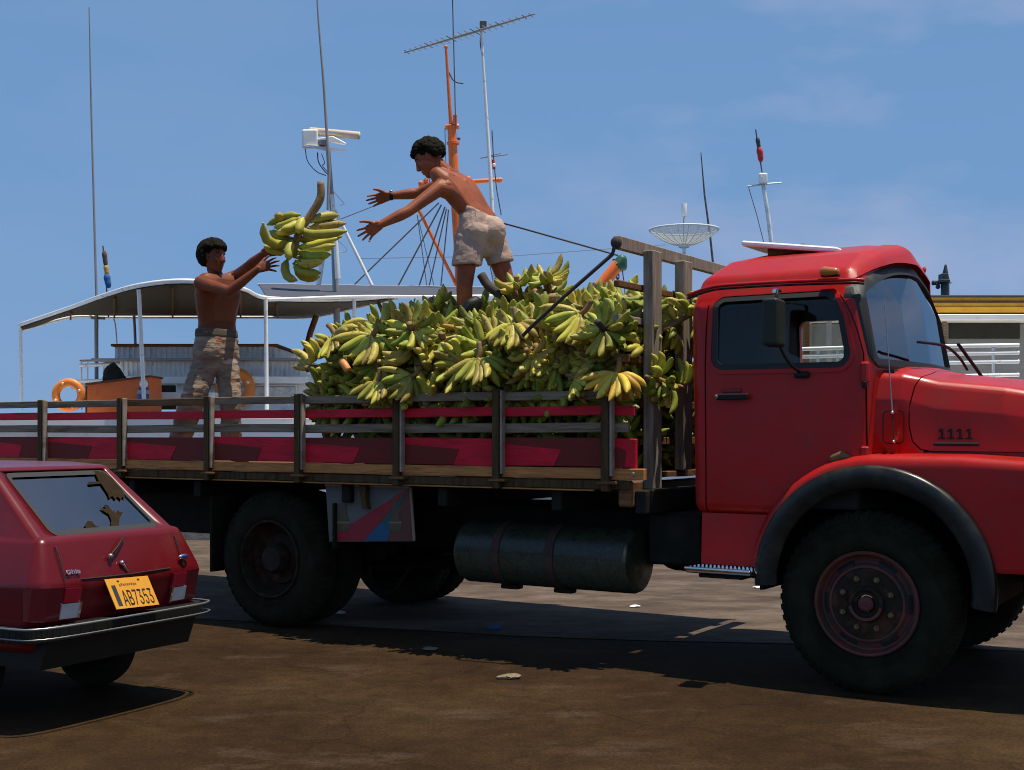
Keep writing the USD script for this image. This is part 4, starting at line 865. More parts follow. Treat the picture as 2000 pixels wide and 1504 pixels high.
# television aerial on a white pole
TV = Thing('television_aerial', 'long comb-like aerial on a tall white pole behind the loader', 'aerial', at(970, 640, 22))
rod(TV, 'pole', [(939, 50), (946, 160), (957, 330), (962, 425), (978, 850)], 22, [.02, .028, .035, .038, .04], K['white_tube'], 10)
pa, pb = at(790, 103, 23.2), at(1045, 27, 21.05)
bm_ = TV.part('boom', tube([pa, .5*(pa+pb), pb], [.012, .026, .014], 8), K['pole_grey'], True, **W)
dd = (pb-pa)/np.linalg.norm(pb-pa); pr = np.cross(dd, [0, 0, 1]); pr /= np.linalg.norm(pr)
for k, t in enumerate(np.linspace(.02, .97, 22)):
    c_ = pa+(pb-pa)*t; L = .10+.12*math.sin(math.pi*min(1, t*1.1))
    e_ = pr*L*.6+np.array([0, 0, .02])
    TV.part('element', tube([c_-e_, c_+e_], .008, 5), K['pole_grey'] if k % 4 else K['wire'], True, world=True, parent=bm_)
TV.part('clamp', cb(*(at(944, 55, 22)[0]+np.array([-.06, .06])), 21.95, 22.05, at(0, 58, 22)[2], at(0, 44, 22)[2]), K['wire'], **W)
rod(TV, 'cable', [(939, 62), (938, 85), (941, 105)], 22, .009, K['wire'], 5, 8)
SA = Thing('small_aerial', 'thin small aerial with a cross rod beside the tall white pole', 'aerial', at(972, 430, 24))
rod(SA, 'rod', [(961, 255), (964, 310), (970, 370), (979, 420)], 24, .012, K['wire'], 6)
rod(SA, 'cross_rod', [(938, 309), (962, 306), (992, 302)], 24, .009, K['wire'], 5)
rod(SA, 'cross_rod', [(950, 306), (964, 303), (978, 300)], 24.2, .009, K['wire'], 5)
SA.part('insulator', tube([at(963, 312, 24), at(965, 330, 24)], .03, 8), K['flag_red'], True, **W)
SA.part('insulator', ball(at(965, 322, 23.95), .035, 1), K['white'], True, **W)

# white-railed boat beyond the cab
B3 = Thing('cabin_boat', 'white-railed boat with a grey deckhouse and yellow roof band seen past the cab', 'boat', (6, 20, -1.3))
B3.part('hull', hull_boat(1.4, 11.5, 18.0, 24.0, 1.5), K['white'], 30, **W)
for y in (682, 697, 714, 740): rod(B3, 'guard_rail', [(1440, y+2), (1560, y), (1662, y-3), (1990, y-8)], 18.6, .03, K['white_tube'], 8)
for x in (1480, 1598, 1636, 1730, 1850, 1940): rod(B3, 'rail_post', [(x, 680), (x, 800)], 18.6, .022, K['white_tube'], 8)
B3.part('deckhouse', pbox(1585, 632, 2120, 820, 21.0, 23.6), K['grey_house'], **W)
B3.part('house_window', pbox(1700, 640, 1790, 670, 20.98, 21.0), K['cabin'], **W)
B3.part('house_window', pbox(1806, 628, 1838, 662, 20.97, 21.02), K['cabin'], **W)
B3.part('house_window', pbox(1852, 628, 1990, 662, 20.97, 21.02), K['cabin'], **W)
B3.part('deckhouse_post', pbox(1570, 628, 1580, 800, 20.8, 20.95), K['wood_brown'], **W)
B3.part('deckhouse_post', pbox(1615, 605, 1623, 720, 20.6, 20.7), K['pole_grey'], **W)
B3.part('deckhouse_post', pbox(1841, 624, 1848, 700, 20.7, 20.8), K['wood_grey'], **W)
B3.part('roof_trim', pbox(1575, 614, 2150, 626, 20.5, 23.9), K['white'], **W)
yb = B3.part('roof_band', pbox(1797, 580, 2160, 611, 20.9, 23.2), K['yellow_boat'], **W)
B3.part('band_moulding', pbox(1795, 589, 2162, 592, 20.87, 20.9, .003), K['flag_brown'], world=True, parent=yb)
B3.part('band_moulding', pbox(1795, 600, 2162, 603, 20.87, 20.9, .003), K['yellow_boat'], world=True, parent=yb)
B3.part('roof_edge', pbox(1794, 577, 2165, 580.5, 20.8, 23.3, .004), K['darkgrey'], world=True, parent=yb)
# derrick boom with green head
bo = rod(B3, 'derrick_boom', [(1130, 612), (1208, 516)], 19.0, .095, K['orange'], 16)
B3.part('boom_head', Manifold.batch_hull([sph(at(1207, 519, 19), .10, 14), sph(at(1214, 508, 19), .085, 14), sph(at(1217, 522, 19), .06, 12)]), K['green'], 40, world=True, parent=bo)
B3.part('boom_lug', bar(at(1197, 508, 19), at(1208, 508, 19), .05, .05), K['green'], world=True, parent=bo)
B3.part('boom_band', tube([at(1154, 580, 19), at(1170, 562, 19)], .125, 14), K['flag_brown'], False, world=True, parent=bo)
for k in range(7):
    c_ = at(1207-.6*k, 532+8.0*k, 19)
    m = trimesh.creation.torus(.026, .011, 12, 6); vv = np.array(m.vertices)*[.8, 1.5, 1]; vv = vv[:, [0, 2, 1]] if k % 2 else vv[:, [2, 0, 1]]
    B3.part('chain_link', (vv+c_, np.array(m.faces)), K['wire'], True, world=True, parent=bo)
rod(B3, 'boom_line', [(1215, 525), (1220, 560), (1222, 620)], 19, .008, K['wire'], 5)
# far boat with dish and flag mast
B4 = Thing('far_boat', 'distant boat whose flagged mast and thin whip rise above the cab', 'boat', (7, 38, -1.3))
B4.part('hull', hull_boat(2, 16, 35.5, 40.5, 2.2), K['darkgrey'], 30, **W)
rod(B4, 'mast', [(1490, 358), (1500, 420), (1512, 520), (1545, 800)], 38, [.06, .065, .07, .08], K['offwhite'], 8)
B4.part('mast_box', Manifold.batch_hull([sph(at(x, y, Y), .05, 10) for x in (1485, 1496) for y in (341, 356) for Y in (37.9, 38.1)]), K['white'], 40, **W)
rod(B4, 'yard', [(1460, 364), (1490, 360), (1526, 357)], 38, .028, K['offwhite'], 6)
rod(B4, 'halyard', [(1462, 366), (1478, 420), (1492, 475)], 38, .012, K['wire'], 5)
rod(B4, 'flag_pole', [(1476, 253), (1481, 290), (1489, 340)], 38, .022, K['wire'], 6)
furl([(1479, 268), (1481, 280), (1483, 292)], 38, .07, K['darkgrey'], 'furled_flag', B4)
furl([(1482, 288), (1485, 302), (1486, 316)], 38, .10, K['flag_red'], 'furled_flag', B4)
rod(B4, 'whip_aerial', [(1369, 298), (1376, 380), (1388, 470), (1422, 800)], 38, [.015, .03, .035, .05], K['wire'], 6)
DH = Thing('satellite_dish', 'upturned ribbed dish aerial with a feed can above it, beyond the head rack', 'satellite dish', at(1336, 800, 36))
dc = at(1336, 449, 36); Rd = 67*36/FPX
prof = [(r*Rd, -.43*(1-r*r)) for r in np.linspace(0.001, 1, 10)]
bowl = turn(prof+[(r, z-.012) for r, z in prof[::-1]], dc, (0, 0, 1), 48)
K['dish_mesh'] = usdkit.material(stage, '/World/Looks/dish_mesh', {'t': ('transparent_bsdf', {}), 'd': ('diffuse_bsdf', {'color': (.6, .6, .58)}), 'm': ('mix_closure', {'fac': .38})}, [('t.BSDF', 'm.closure1'), ('d.BSDF', 'm.closure2')], surface='m.closure')
dp = DH.part('bowl', tri_out(bowl), K['dish_mesh'], True, **W)
for k in range(20):
    g = 2*math.pi*k/20
    DH.part('rib', tube([dc+np.array([r*math.cos(g), r*math.sin(g), z-.02]) for r, z in prof], .013, 5), K['white'], True, world=True, parent=dp)
gg = np.linspace(0, 2*math.pi, 41)
DH.part('rim', tube(dc+np.stack([Rd*np.cos(gg), Rd*np.sin(gg), 0*gg], 1), .024, 6), K['white'], True, world=True, parent=dp)
DH.part('feed_can', tube([at(1336, 423, 36), at(1336, 398, 36)], .085, 14), K['offwhite'], True, **W)
DH.part('feed_rod', tube([dc+[0, 0, -.4], at(1335, 436, 36), at(1336, 423, 36)], .018, 6), K['pole_grey'], True, **W)
DH.part('mount', tri_out(turn([(0, -.55), (.16, -.5), (.17, -.40), (0, -.36)], dc, (0, 0, 1), 16)), K['offwhite'], 30, **W)
DH.part('pole', tube([dc+[0, 0, -.5], at(1336, 800, 36)], .05, 8), K['offwhite'], True, **W)
NV = Thing('dark_mast', 'dark distant ship mast with a platform above the yellow roof band', 'mast', at(1845, 600, 60))
rod(NV, 'mast', [(1847, 517), (1846, 545), (1845, 880)], 60, [.05, .2, .3], K['darkgrey'], 8)
NV.part('platform', pbox(1836, 546, 1855, 551, 59.6, 60.4), K['darkgrey'], **W)
NV.part('lookout', pbox(1840, 534, 1851, 547, 59.7, 60.3), K['darkgrey'], **W)
for x, y in ((1824, 552), (1832, 560)): NV.part('lantern', ball(at(x, y, 60), .12, 1), K['darkgrey'], True, **W)
rod(NV, 'yard', [(1820, 556), (1858, 552)], 60, .04, K['darkgrey'], 6)
FP = Thing('flag_staff', 'thin white staff with a furled red flag at the edge of the windscreen', 'flag', at(1805, 590, 45))
rod(FP, 'staff', [(1788, 505), (1803, 540), (1812, 850)], 45, [.02, .05, .07], K['white'], 6)
furl([(1806, 522), (1803, 532), (1801, 542)], 44.9, .09, K['flag_red'], 'furled_flag', FP)
# ================================================================ plantains
def banmat(name, c0, c1, spots, amt):
    return usdkit.material(stage, '/World/Looks/'+name, {
        'tc': ('texture_coordinate', {}), 'oi': ('object_info', {}), 'n': ('noise_texture', {'scale': 16.0, 'detail': 5.0, 'roughness': .6}), 'n2': ('noise_texture', {'scale': 46.0, 'detail': 6.0, 'roughness': .7}),
        'vm': ('vector_math', {'math_type': 'add'}), 'cx': ('combine_xyz', {}), 'm9': ('math', {'math_type': 'multiply', 'value2': 37.0}),
        'rp': ('rgb_ramp', {'ramp': [(.25, c0), (.75, c1)]}), 'r2': ('rgb_ramp', {'ramp': [(amt, (0, 0, 0)), (amt+.07, (1, 1, 1))]}),
        'mr': ('map_range', {'from_min': 0., 'from_max': 1., 'to_min': .62, 'to_max': 1.22}), 'mh': ('map_range', {'from_min': 0., 'from_max': 1., 'to_min': .485, 'to_max': .512}),
        'hv': ('hsv', {'hue': .5, 'saturation': 1.0, 'fac': 1.0}), 'mx': ('mix_color', {'blend_type': 'mix', 'b': spots}),
        'p': ('principled_bsdf', {'roughness': .5, 'specular_ior_level': .35})},
        [('oi.random', 'm9.value1'), ('m9.value', 'cx.x'), ('m9.value', 'cx.y'), ('tc.object', 'vm.vector1'), ('cx.vector', 'vm.vector2'), ('vm.vector', 'n.vector'), ('vm.vector', 'n2.vector'),
         ('n.fac', 'rp.fac'), ('oi.random', 'mr.value'), ('oi.random', 'mh.value'), ('mr.result', 'hv.value'), ('mh.result', 'hv.hue'), ('rp.color', 'hv.color'), ('n2.fac', 'r2.fac'), ('r2.color', 'mx.fac'), ('hv.color', 'mx.a'), ('mx.result', 'p.base_color')], surface='p.BSDF')
BG = [banmat('plantain_green', (.24, .255, .022), (.40, .385, .045), (.10, .075, .02), .66), banmat('plantain_yellow_green', (.36, .32, .03), (.50, .43, .06), (.12, .07, .025), .63),
      banmat('plantain_deep_green', (.15, .18, .018), (.27, .29, .03), (.08, .06, .02), .68), banmat('plantain_spotted', (.40, .30, .04), (.52, .42, .08), (.09, .045, .02), .56)]
BY = [banmat('plantain_ripe', (.58, .33, .025), (.68, .44, .05), (.14, .06, .015), .60), banmat('plantain_ripe_pale', (.50, .34, .04), (.62, .46, .08), (.12, .055, .02), .60)]
K['stalk'] = mat('banana_stalk', (.25, .14, .045), .7, var=.35, scale=14, dirt=(.13, .07, .03), dscale=9, bump=.003, bscale=60)
K['stalk_green'] = mat('green_stalk', (.30, .30, .06), .6, var=.25, scale=14)
K['stalk_dark'] = mat('dark_stalk', (.045, .032, .016), .8, var=.35, scale=14, bump=.003, bscale=60)
PROF = [(0, .34), (.06, .32), (.12, .58), (.22, .92), (.40, 1.0), (.62, 1.0), (.78, .92), (.89, .66), (.95, .36), (1.0, .24)]
def finger_pts(P, r, sides=7):
    q = spline(P, 14); s = np.concatenate([[0], np.cumsum(np.linalg.norm(np.diff(q, axis=0), axis=1))]); s /= s[-1]
    t = np.array([a for a, b in PROF]); qq = np.stack([np.interp(t, s, q[:, k]) for k in range(3)], 1)
    return tube(qq, r*np.array([b for a, b in PROF]), sides)
def finger(o, d, up, L, r, bend):
    """a curved finger leaving o along d and bending towards up"""
    d = np.array(d, float)/np.linalg.norm(d); up = np.array(up, float); up = up-d*np.dot(up, d); up /= np.linalg.norm(up)+1e-9
    P = [np.array(o)]; a = -bend*.25
    for k in range(5):
        P.append(P[-1]+(d*math.cos(a)+up*math.sin(a))*L/5); a += bend/4
    return finger_pts(P, r)
def bunch(name, label, kind, seed, loc=(0, 0, 0), mats=BG, group=None, stalk='stalk'):
    R = random.Random(seed); t = Thing(name, label, 'plantains', loc, group=group)
    if kind == 'fan':
        for row in range(3):
            n = 7-row
            for k in range(n):
                a = math.radians(-58+116*(k+.5*row)/(n-1)*.98+R.uniform(-6, 6)); d = (math.sin(a)+R.uniform(-.12, .12), -.42+.36*row+R.uniform(-.12, .12), -math.cos(a)+R.uniform(-.1, .15))
                t.part('finger', finger((.02*math.sin(a), .03*row, 0), d, (0, -1 if row == 0 else .4, -.5), R.uniform(.21, .27), R.uniform(.027, .032), R.uniform(.5, 1.0)), R.choice(mats), True)
        t.part('stalk', tube(spline([(0, .02, -.02), (.01, .03, .05), (-.01, .04, .12)], 8), [.022]*8 if False else .02, 8), K[stalk], True)
        return t
    hands, per, span = {'cluster': (3, 7, 135), 'ring': (2, 13, 345), 'dense': (4, 6, 115), 'loose': (2, 8, 130)}[kind]
    h0, h1 = (-.13, .15) if hands > 2 else (-.06, .08)
    for h in range(hands):
        z = h0+(h1-h0)*h/max(1, hands-1); a0 = R.uniform(0, 360) if h == 0 or kind == 'ring' else a0+R.uniform(60, 150)
        for k in range(per):
            a = math.radians(a0+span*(k+R.uniform(-.2, .2))/(per-1)); tilt = R.uniform(-.45, .35)
            d = (math.cos(a), math.sin(a), tilt)
            t.part('finger', finger((.028*math.cos(a), .028*math.sin(a), z+R.uniform(-.015, .015)), d, (0, 0, 1), R.uniform(.165, .23), R.uniform(.025, .0305), R.uniform(.8, 1.6)), R.choice(mats), True)
    t.part('stalk', tube([(0, 0, h0-.03), (.005, 0, 0), (0, .01, h1), (.012, .012, h1+(.11 if stalk == 'stalk_dark' else R.choice((.03, .05, .08))))], [.014, .021, .026, .024], 8), K[stalk], True)
    return t
def frame(axis, spin):
    z = np.array(axis, float); z /= np.linalg.norm(z); x = np.cross([0, 0, 1.0] if abs(z[2]) < .95 else [1.0, 0, 0], z); x /= np.linalg.norm(x); y = np.cross(z, x)
    c, s = math.cos(spin), math.sin(spin); return np.stack([c*x+s*y, -s*x+c*y, z], 1)
def M4(R3, p, s=1.0):
    M = np.eye(4); M[:3, :3] = R3*s; M[:3, 3] = p; return M
def heap_z(u): return float(np.interp(u, [.35, .9, 1.4, 1.8, 2.2, 2.6, 3.0], [-.07, -.07, -.06, -.02, .0, -.03, -.05]))
PRO = np.array([(.03, 1.60), (.05, 1.82), (.10, 2.02), (.24, 2.18), (.5, 2.29), (.9, 2.37), (1.3, 2.37), (1.7, 2.25), (2.1, 2.0)])
_s = np.concatenate([[0], np.cumsum(np.linalg.norm(np.diff(PRO, axis=0), axis=1))])
def heap(u, s):
    v, z = np.interp(s, _s, PRO[:, 0]), np.interp(s, _s, PRO[:, 1]); e = .04
    dv, dz = np.interp(s+e, _s, PRO[:, 0])-np.interp(s-e, _s, PRO[:, 0]), np.interp(s+e, _s, PRO[:, 1])-np.interp(s-e, _s, PRO[:, 1])
    n = np.array([0, -dz, dv]); n /= np.linalg.norm(n)+1e-9
    return np.array([u, v, z+heap_z(u)*min(1, s/.5)]), n
def t2w(d): return np.array([TC*d[0]+TS*d[1], -TS*d[0]+TC*d[1], d[2]])
GRP = 'plantain bunches heaped on the truck bed'
GLAB = 'green plantain bunch lying in the heap on the truck bed'
YLAB = 'yellowing spotted plantain bunch lying in the heap on the truck bed'
protos = {}
def put(kind, variety, p, R3, label=GLAB, group=GRP, s=1.0, stalk='stalk'):
    key = (kind, variety, stalk)
    mats = {'g': BG, 'y': [BG[3], BG[1], BY[1]], 'r': BY, 'd': [BG[2], BG[0]]}[variety]
    if key not in protos:
        b = bunch('plantain_bunch', label, kind, hash(key) % 1000 if False else len(protos)*17+3, mats=mats, group=group, stalk=stalk)
        xf = UsdGeom.Xformable(b.prim); xf.ClearXformOpOrder(); xf.AddTransformOp().Set(Gf.Matrix4d(*M4(R3, p, s).T.ravel().tolist()))
        protos[key] = b.path
    else:
        copy_of(protos[key], 'plantain_bunch', label, 'plantains', group, M4(R3, p, s))
RB = random.Random(11)
def toward(ax): return t2w(np.array(ax, float))
# bunches one can point at: (pixel, depth across the bed, kind, variety, axis in truck axes, spin, label)
special = [
    ((1200, 728), -.10, 'fan', 'r', None, .25, 'ripe yellow plantain hand hanging over the rail beside the rack post', 1.0),
    ((1122, 742), -.04, 'fan', 'y', None, -1.05, 'yellowing plantain hand pointing sideways next to the ripe yellow hand', .85),
    ((1190, 650), .0, 'ring', 'g', (0, -1, .25), .3, 'plantain bunch seen end-on as a green ring round a black stalk', .92),
    ((930, 700), -.10, 'fan', 'g', None, .05, 'green plantain hand hanging straight down above the middle rail posts', 1.1),
    ((735, 745), -.12, 'fan', 'g', None, .1, 'green plantain hand whose tips hang lowest over the top rail', .95),
    ((1000, 632), -.02, 'fan', 'y', None, .0, 'brown-spotted plantain hand spread like a star beside the tie rope', 1.1),
    ((1130, 612), .02, 'fan', 'g', None, .8, 'large green plantain hand with a short upright stalk below the derrick boom', 1.15),
    ((1045, 700), .0, 'loose', 'r', (0, -1, .3), .4, 'ripe orange-yellow plantain cluster in the middle of the heap', .8),
    ((722, 655), .0, 'fan', 'g', None, .5, 'green plantain hand with fat fingers at the tail end of the heap', 1.25),
    ((650, 655), .05, 'fan', 'y', None, -.7, 'spotted plantain hand sticking out at the top tail end of the heap', 1.15),
    ((815, 650), .05, 'ring', 'g', (.2, -1, .3), 1.0, 'radiating green plantain bunch with a reddish centre in the heap', 1.0),
    ((800, 735), -.06, 'fan', 'g', None, .9, 'green plantain hand leaning over the rail between two hanging hands', 1.0),
    ((1015, 570), .55, 'ring', 'g', (-.1, -.5, 1), .3, 'bright green plantain bunch standing on the crest behind the loader', .85),
    ((1072, 560), .6, 'ring', 'g', (.1, -.5, 1), 1.3, 'bright green plantain bunch on the crest by the tie rope', .85),
    ((850, 610), .5, 'ring', 'g', (-.2, -.5, 1), .5, 'upright green plantain bunch on the crest at the loader\'s feet', .85)]
for (pp, v, kind, var, ax, spin, lab, s) in special:
    p = tw(*tk(pp[0], pp[1], v))
    if kind == 'fan':
        B0 = np.stack([t2w(np.array([1., 0, 0])), t2w(np.array([0, 1., 0])), np.array([0, 0, 1.])], 1)
        c, s_ = math.cos(spin), math.sin(spin); R3 = B0@np.array([[c, 0, s_], [0, 1, 0], [-s_, 0, c]])
    else: R3 = frame(toward(ax), spin)
    put(kind, var, p, R3, lab, None, s*(.82 if kind == 'fan' else 1.0), 'stalk_dark' if 'black' in lab else 'stalk')
rows = 9
for j in range(rows):
    s0 = .10+j*.185
    for i in range(15):
        u = .50+i*.168+(.09 if j % 2 else 0)+RB.uniform(-.05, .05); s0j = s0+RB.uniform(-.05, .05)
        if u > 2.86: continue
        p, n = heap(u, s0j)
        n = n+np.array([RB.uniform(-.8, .8), RB.uniform(-.5, .2), RB.uniform(-.75, .2)]); 
        if u < .75: n = n+np.array([-.8, 0, 0])
        kind = RB.choice(['cluster', 'cluster', 'dense', 'loose', 'ring']); var = RB.choice(['g', 'g', 'g', 'd', 'y'])
        p = p-np.array([0, -.10, 0]) if s0j < .4 else p-np.array([0, 0, .07])
        zone = ('low along the rails' if j < 2 else 'on the face of the heap' if j < 4 else 'on the crest of the heap')+(' by the tail end' if i < 5 else ' in the middle' if i < 10 else ' by the rack')
        hue = {'g': 'green', 'd': 'deep green', 'y': 'yellowing spotted'}[var]
        put(kind, var, tw(*p), frame(toward(n), RB.uniform(0, 6.28)), '%s plantain bunch lying %s' % (hue, zone), '%s plantains %s' % (hue, zone), RB.uniform(.85, 1.08))
for u, v, z in ((.50, .5, 1.75), (.48, .45, 2.02), (.5, .9, 1.8), (.52, .85, 2.1), (.47, .15, 1.78), (.46, .2, 1.55), (3.14, .55, 2.2), (3.16, .9, 2.25), (3.12, .35, 1.78), (2.9, .2, 1.7), (2.88, .25, 1.95), (2.9, .3, 2.15)):
    put(RB.choice(['cluster', 'dense']), 'g', tw(u, v, z), frame(toward((RB.uniform(-1, 0), RB.uniform(-1, 0), RB.uniform(-.5, .5))), RB.uniform(0, 6)), 'green plantain bunch packed into the tail end face of the heap' if u < 1 else 'green plantain bunch squeezed behind the rack posts', 'plantains in the tail face' if u < 1 else 'plantains behind the rack posts', .85)
# the packed inside of the load, seen only in the gaps
rg = np.random.default_rng(4); F = []
for k in range(1150):
    u = rg.uniform(.5, 2.92); v = rg.uniform(.10, 1.5); zt = np.interp(v, PRO[:, 0], PRO[:, 1])+heap_z(u)-.14; z = 1.25+(zt-1.25)*rg.uniform(0, 1)**1.35
    d = rg.normal(size=3); d[1] *= .5
    F.append(finger(tw(u, v, z)-t2w(d/np.linalg.norm(d))*.1, t2w(d), (0, 0, 1), .23, .028, .6))
for k in range(420):
    u = rg.uniform(2.2, 2.93); v = rg.uniform(.8, 2.15); z = rg.uniform(1.25, 2.26-.15*max(0, v-1.6)); d = rg.normal(size=3)
    F.append(finger(tw(u, v, z)-t2w(d/np.linalg.norm(d))*.1, t2w(d), (0, 0, 1), .23, .030, .6))
single('plantain_load', F, BG[2], 'dark packed plantains inside the load below the heap', 'plantains', kind='stuff', smooth=True)
# upright pale stalk and long dark stalk on the crest
q0 = tk(752, 625, .35)
single('banana_stalk', tube([tw(*q0), tw(*tk(752, 608, .35)), tw(*tk(755, 592, .35))], [.030, .026, .030], 8), K['stalk_green'], 'pale green cut stalk standing up from the crest of the heap', 'stalk', smooth=True)
single('banana_stalk', tube(spline([tw(*tk(990, 592, .5)), tw(*tk(972, 572, .5)), tw(*tk(952, 556, .5)), tw(*tk(940, 537, .5))], 10), .035, 8), K['stalk_dark'], 'long dark cut stalk leaning between the legs of the loader', 'stalk', smooth=True)
single('banana_stalk', tube([tw(*tk(1090, 580, .5)), tw(*tk(1060, 583, .45)), tw(*tk(1042, 570, .45))], [.03, .03, .03], 8), K['stalk'], 'short brown cut stalk lying on the crest by the tie rope', 'stalk', smooth=True)
single('cut_plantain', tube(spline([tw(*tk(668, 705, -.16)), tw(*tk(674, 714, -.18)), tw(*tk(680, 724, -.18))], 8), .027, 8), mat('orange_flesh', (.72, .25, .05), .5, var=.15, scale=20), 'peeled orange plantain piece in the tail end of the heap', 'plantain', smooth=True)
# the tie rope from the rack over the heap
rp_ = [tw(2.97, -.07, 2.63), tw(2.965, -.085, 2.60), tw(*tk(1196, 497, -.09)), tw(*tk(1100, 581, -.16)), tw(*tk(1035, 641, -.19)), tw(*tk(1022, 655, -.14))]
single('tie_rope', tube(rp_, .0125, 7), K['rope'], 'dark rope tied to the rack end and slanting down over the plantains', 'rope', smooth=True)
single('rope_knot', ball(rp_[0]+[0, 0, 0], (.035, .035, .04), 2), K['rope'], 'rope knot at the end of the top rack beam', 'rope', smooth=True)

# the bunch in the air
AIR = at(592, 480, 9.55); TB = Thing('flying_bunch', 'plantain bunch with a long brown stalk flying between the two men', 'plantains', AIR)
def cp(P): return [(490+x/6.267, 330+y/6.267) for x, y in P]
FG = [[(600, 560), (420, 588), (205, 682)], [(600, 600), (450, 680), (288, 718)], [(620, 610), (520, 740), (300, 788)], [(600, 640), (480, 720), (370, 745)], [(735, 650), (880, 585), (1072, 565)],
      [(700, 728), (900, 690), (1162, 665)], [(610, 680), (690, 795), (930, 795), (1172, 762)], [(520, 852), (380, 850), (230, 750)], [(505, 895), (330, 930), (180, 850), (150, 660)], [(430, 1020), (300, 1000), (160, 945)],
      [(530, 850), (750, 872), (940, 855), (1112, 825)], [(575, 950), (780, 935), (1055, 845)], [(590, 975), (800, 985), (1032, 930)], [(580, 1000), (740, 1075), (985, 1040)], [(550, 1085), (750, 1105), (935, 1060)],
      [(540, 1130), (700, 1165), (885, 1122)], [(520, 1150), (620, 1260), (855, 1275)], [(530, 1200), (650, 1325), (840, 1322)], [(455, 1100), (415, 1200), (450, 1320), (565, 1365)], [(505, 880), (465, 990), (470, 1110)],
      [(640, 600), (600, 690), (580, 790)], [(350, 620), (345, 585), (338, 540)], [(720, 700), (820, 720), (1000, 690)], [(470, 900), (360, 905), (250, 850)], [(560, 1040), (700, 1010), (900, 1010)], [(480, 870), (500, 960), (540, 1090)]]
rf = random.Random(8)
for k, P in enumerate(FG):
    d0, d1 = rf.uniform(-.05, .05), rf.uniform(-.20, .16); n = len(P)
    if k in (19, 20): d0, d1 = -.05, -.14
    if k in (22, 23, 24): d0, d1 = .08, .22
    Q = [at(*c, 9.55+d0+(d1-d0)*i/(n-1)) for i, c in enumerate(cp(P))]
    TB.part('finger', finger_pts(Q, rf.uniform(.034, .039), 8), BG[1] if rf.random() < .55 else BG[rf.choice((0, 3))], True, world=True)
st_ = spline(px(cp([(520, 1000), (600, 760), (735, 560), (850, 360), (855, 160)]), 9.55), 20)
TB.part('stalk', tube(st_, np.interp(np.linspace(0, 1, len(st_)), [0, .4, .7, 1], [.028, .030, .032, .028]), 10), K['stalk'], True, world=True)

# ================================================================ people
def bone(a, ra, b, rb): return Manifold.batch_hull([sph(a, ra, 20), sph(b, rb, 20)])
def sect(c, hw, r): return [sph(np.array(c)-hw, r, 20), sph(np.array(c)+hw, r, 20)]
def smoothm(m, length, it, disp=0, dfreq=20, seed=0, dst=(1, 1, 1)):
    m = m.refine_to_length(length); t = trimesh.Trimesh(*vf(m), process=False)
    trimesh.smoothing.filter_taubin(t, .5, .53, it)
    if disp:
        n = np.array(t.vertex_normals); v = np.array(t.vertices); t.vertices = v+n*(meshkit.fbm(v*dfreq*np.array(dst), 3, seed)[:, None]-.5)*2*disp
    return t
def unit(v): v = np.array(v, float); return v/np.linalg.norm(v)
def hand(w, f, th, scale=1.0, spread=8, curls=(25, 25, 25, 25), curl2=30, thumb_open=1.0):
    """wrist point, finger direction, thumb-side direction; the palm faces f x th turned towards pn"""
    X = unit(f); Y = unit(np.array(th)-X*np.dot(th, X)); Z = np.cross(X, Y)
    def L(x, y, z): return np.array(w)+scale*(X*x+Y*y+Z*z)
    parts = [Manifold.batch_hull([sph(L(-.005, .016, 0), .019*scale, 14), sph(L(-.005, -.016, 0), .019*scale, 14), sph(L(.082, .034, 0), .0125*scale, 14), sph(L(.090, .010, .002), .0125*scale, 14), sph(L(.086, -.014, .002), .012*scale, 14), sph(L(.074, -.034, 0), .011*scale, 14), sph(L(.03, .034, -.004), .013*scale, 14)])]
    for k, (x, y, ln) in enumerate(((.084, .033, .074), (.091, .010, .082), (.087, -.013, .076), (.075, -.034, .060))):
        a = math.radians((1.5-k)*spread); p = np.array([x, y, 0.]); b = 0
        for i, fr in enumerate((.44, .31, .25)):
            b += math.radians(curls[k] if i == 0 else curl2*.7)
            q = p+ln*fr*np.array([math.cos(a)*math.cos(b), math.sin(a), -math.sin(b)])
            parts.append(bone(L(*p), (.0098-.0011*i)*scale, L(*q), (.0087-.0011*i)*scale)); p = q
    t = thumb_open
    P = [(.022, .026, -.004), (.050, .026+.030*t, -.010), (.078, .030+.046*t, -.014), (.100, .034+.052*t, -.016)]
    for i in range(3): parts.append(bone(L(*P[i]), (.0145, .0115, .0098)[i]*scale, L(*P[i+1]), (.0115, .0098, .008)[i]*scale))
    m = Manifold.batch_boolean(parts, __import__('manifold3d').OpType.Add)
    return mani(smoothm(m, .007, 4))
def headframe(c, fwd, up):
    X = unit(fwd); Z = unit(np.array(up)-X*np.dot(up, X)); Y = np.cross(Z, X); return lambda x, y, z: np.array(c)+X*x+Y*y+Z*z, np.stack([X, Y, Z], 1)
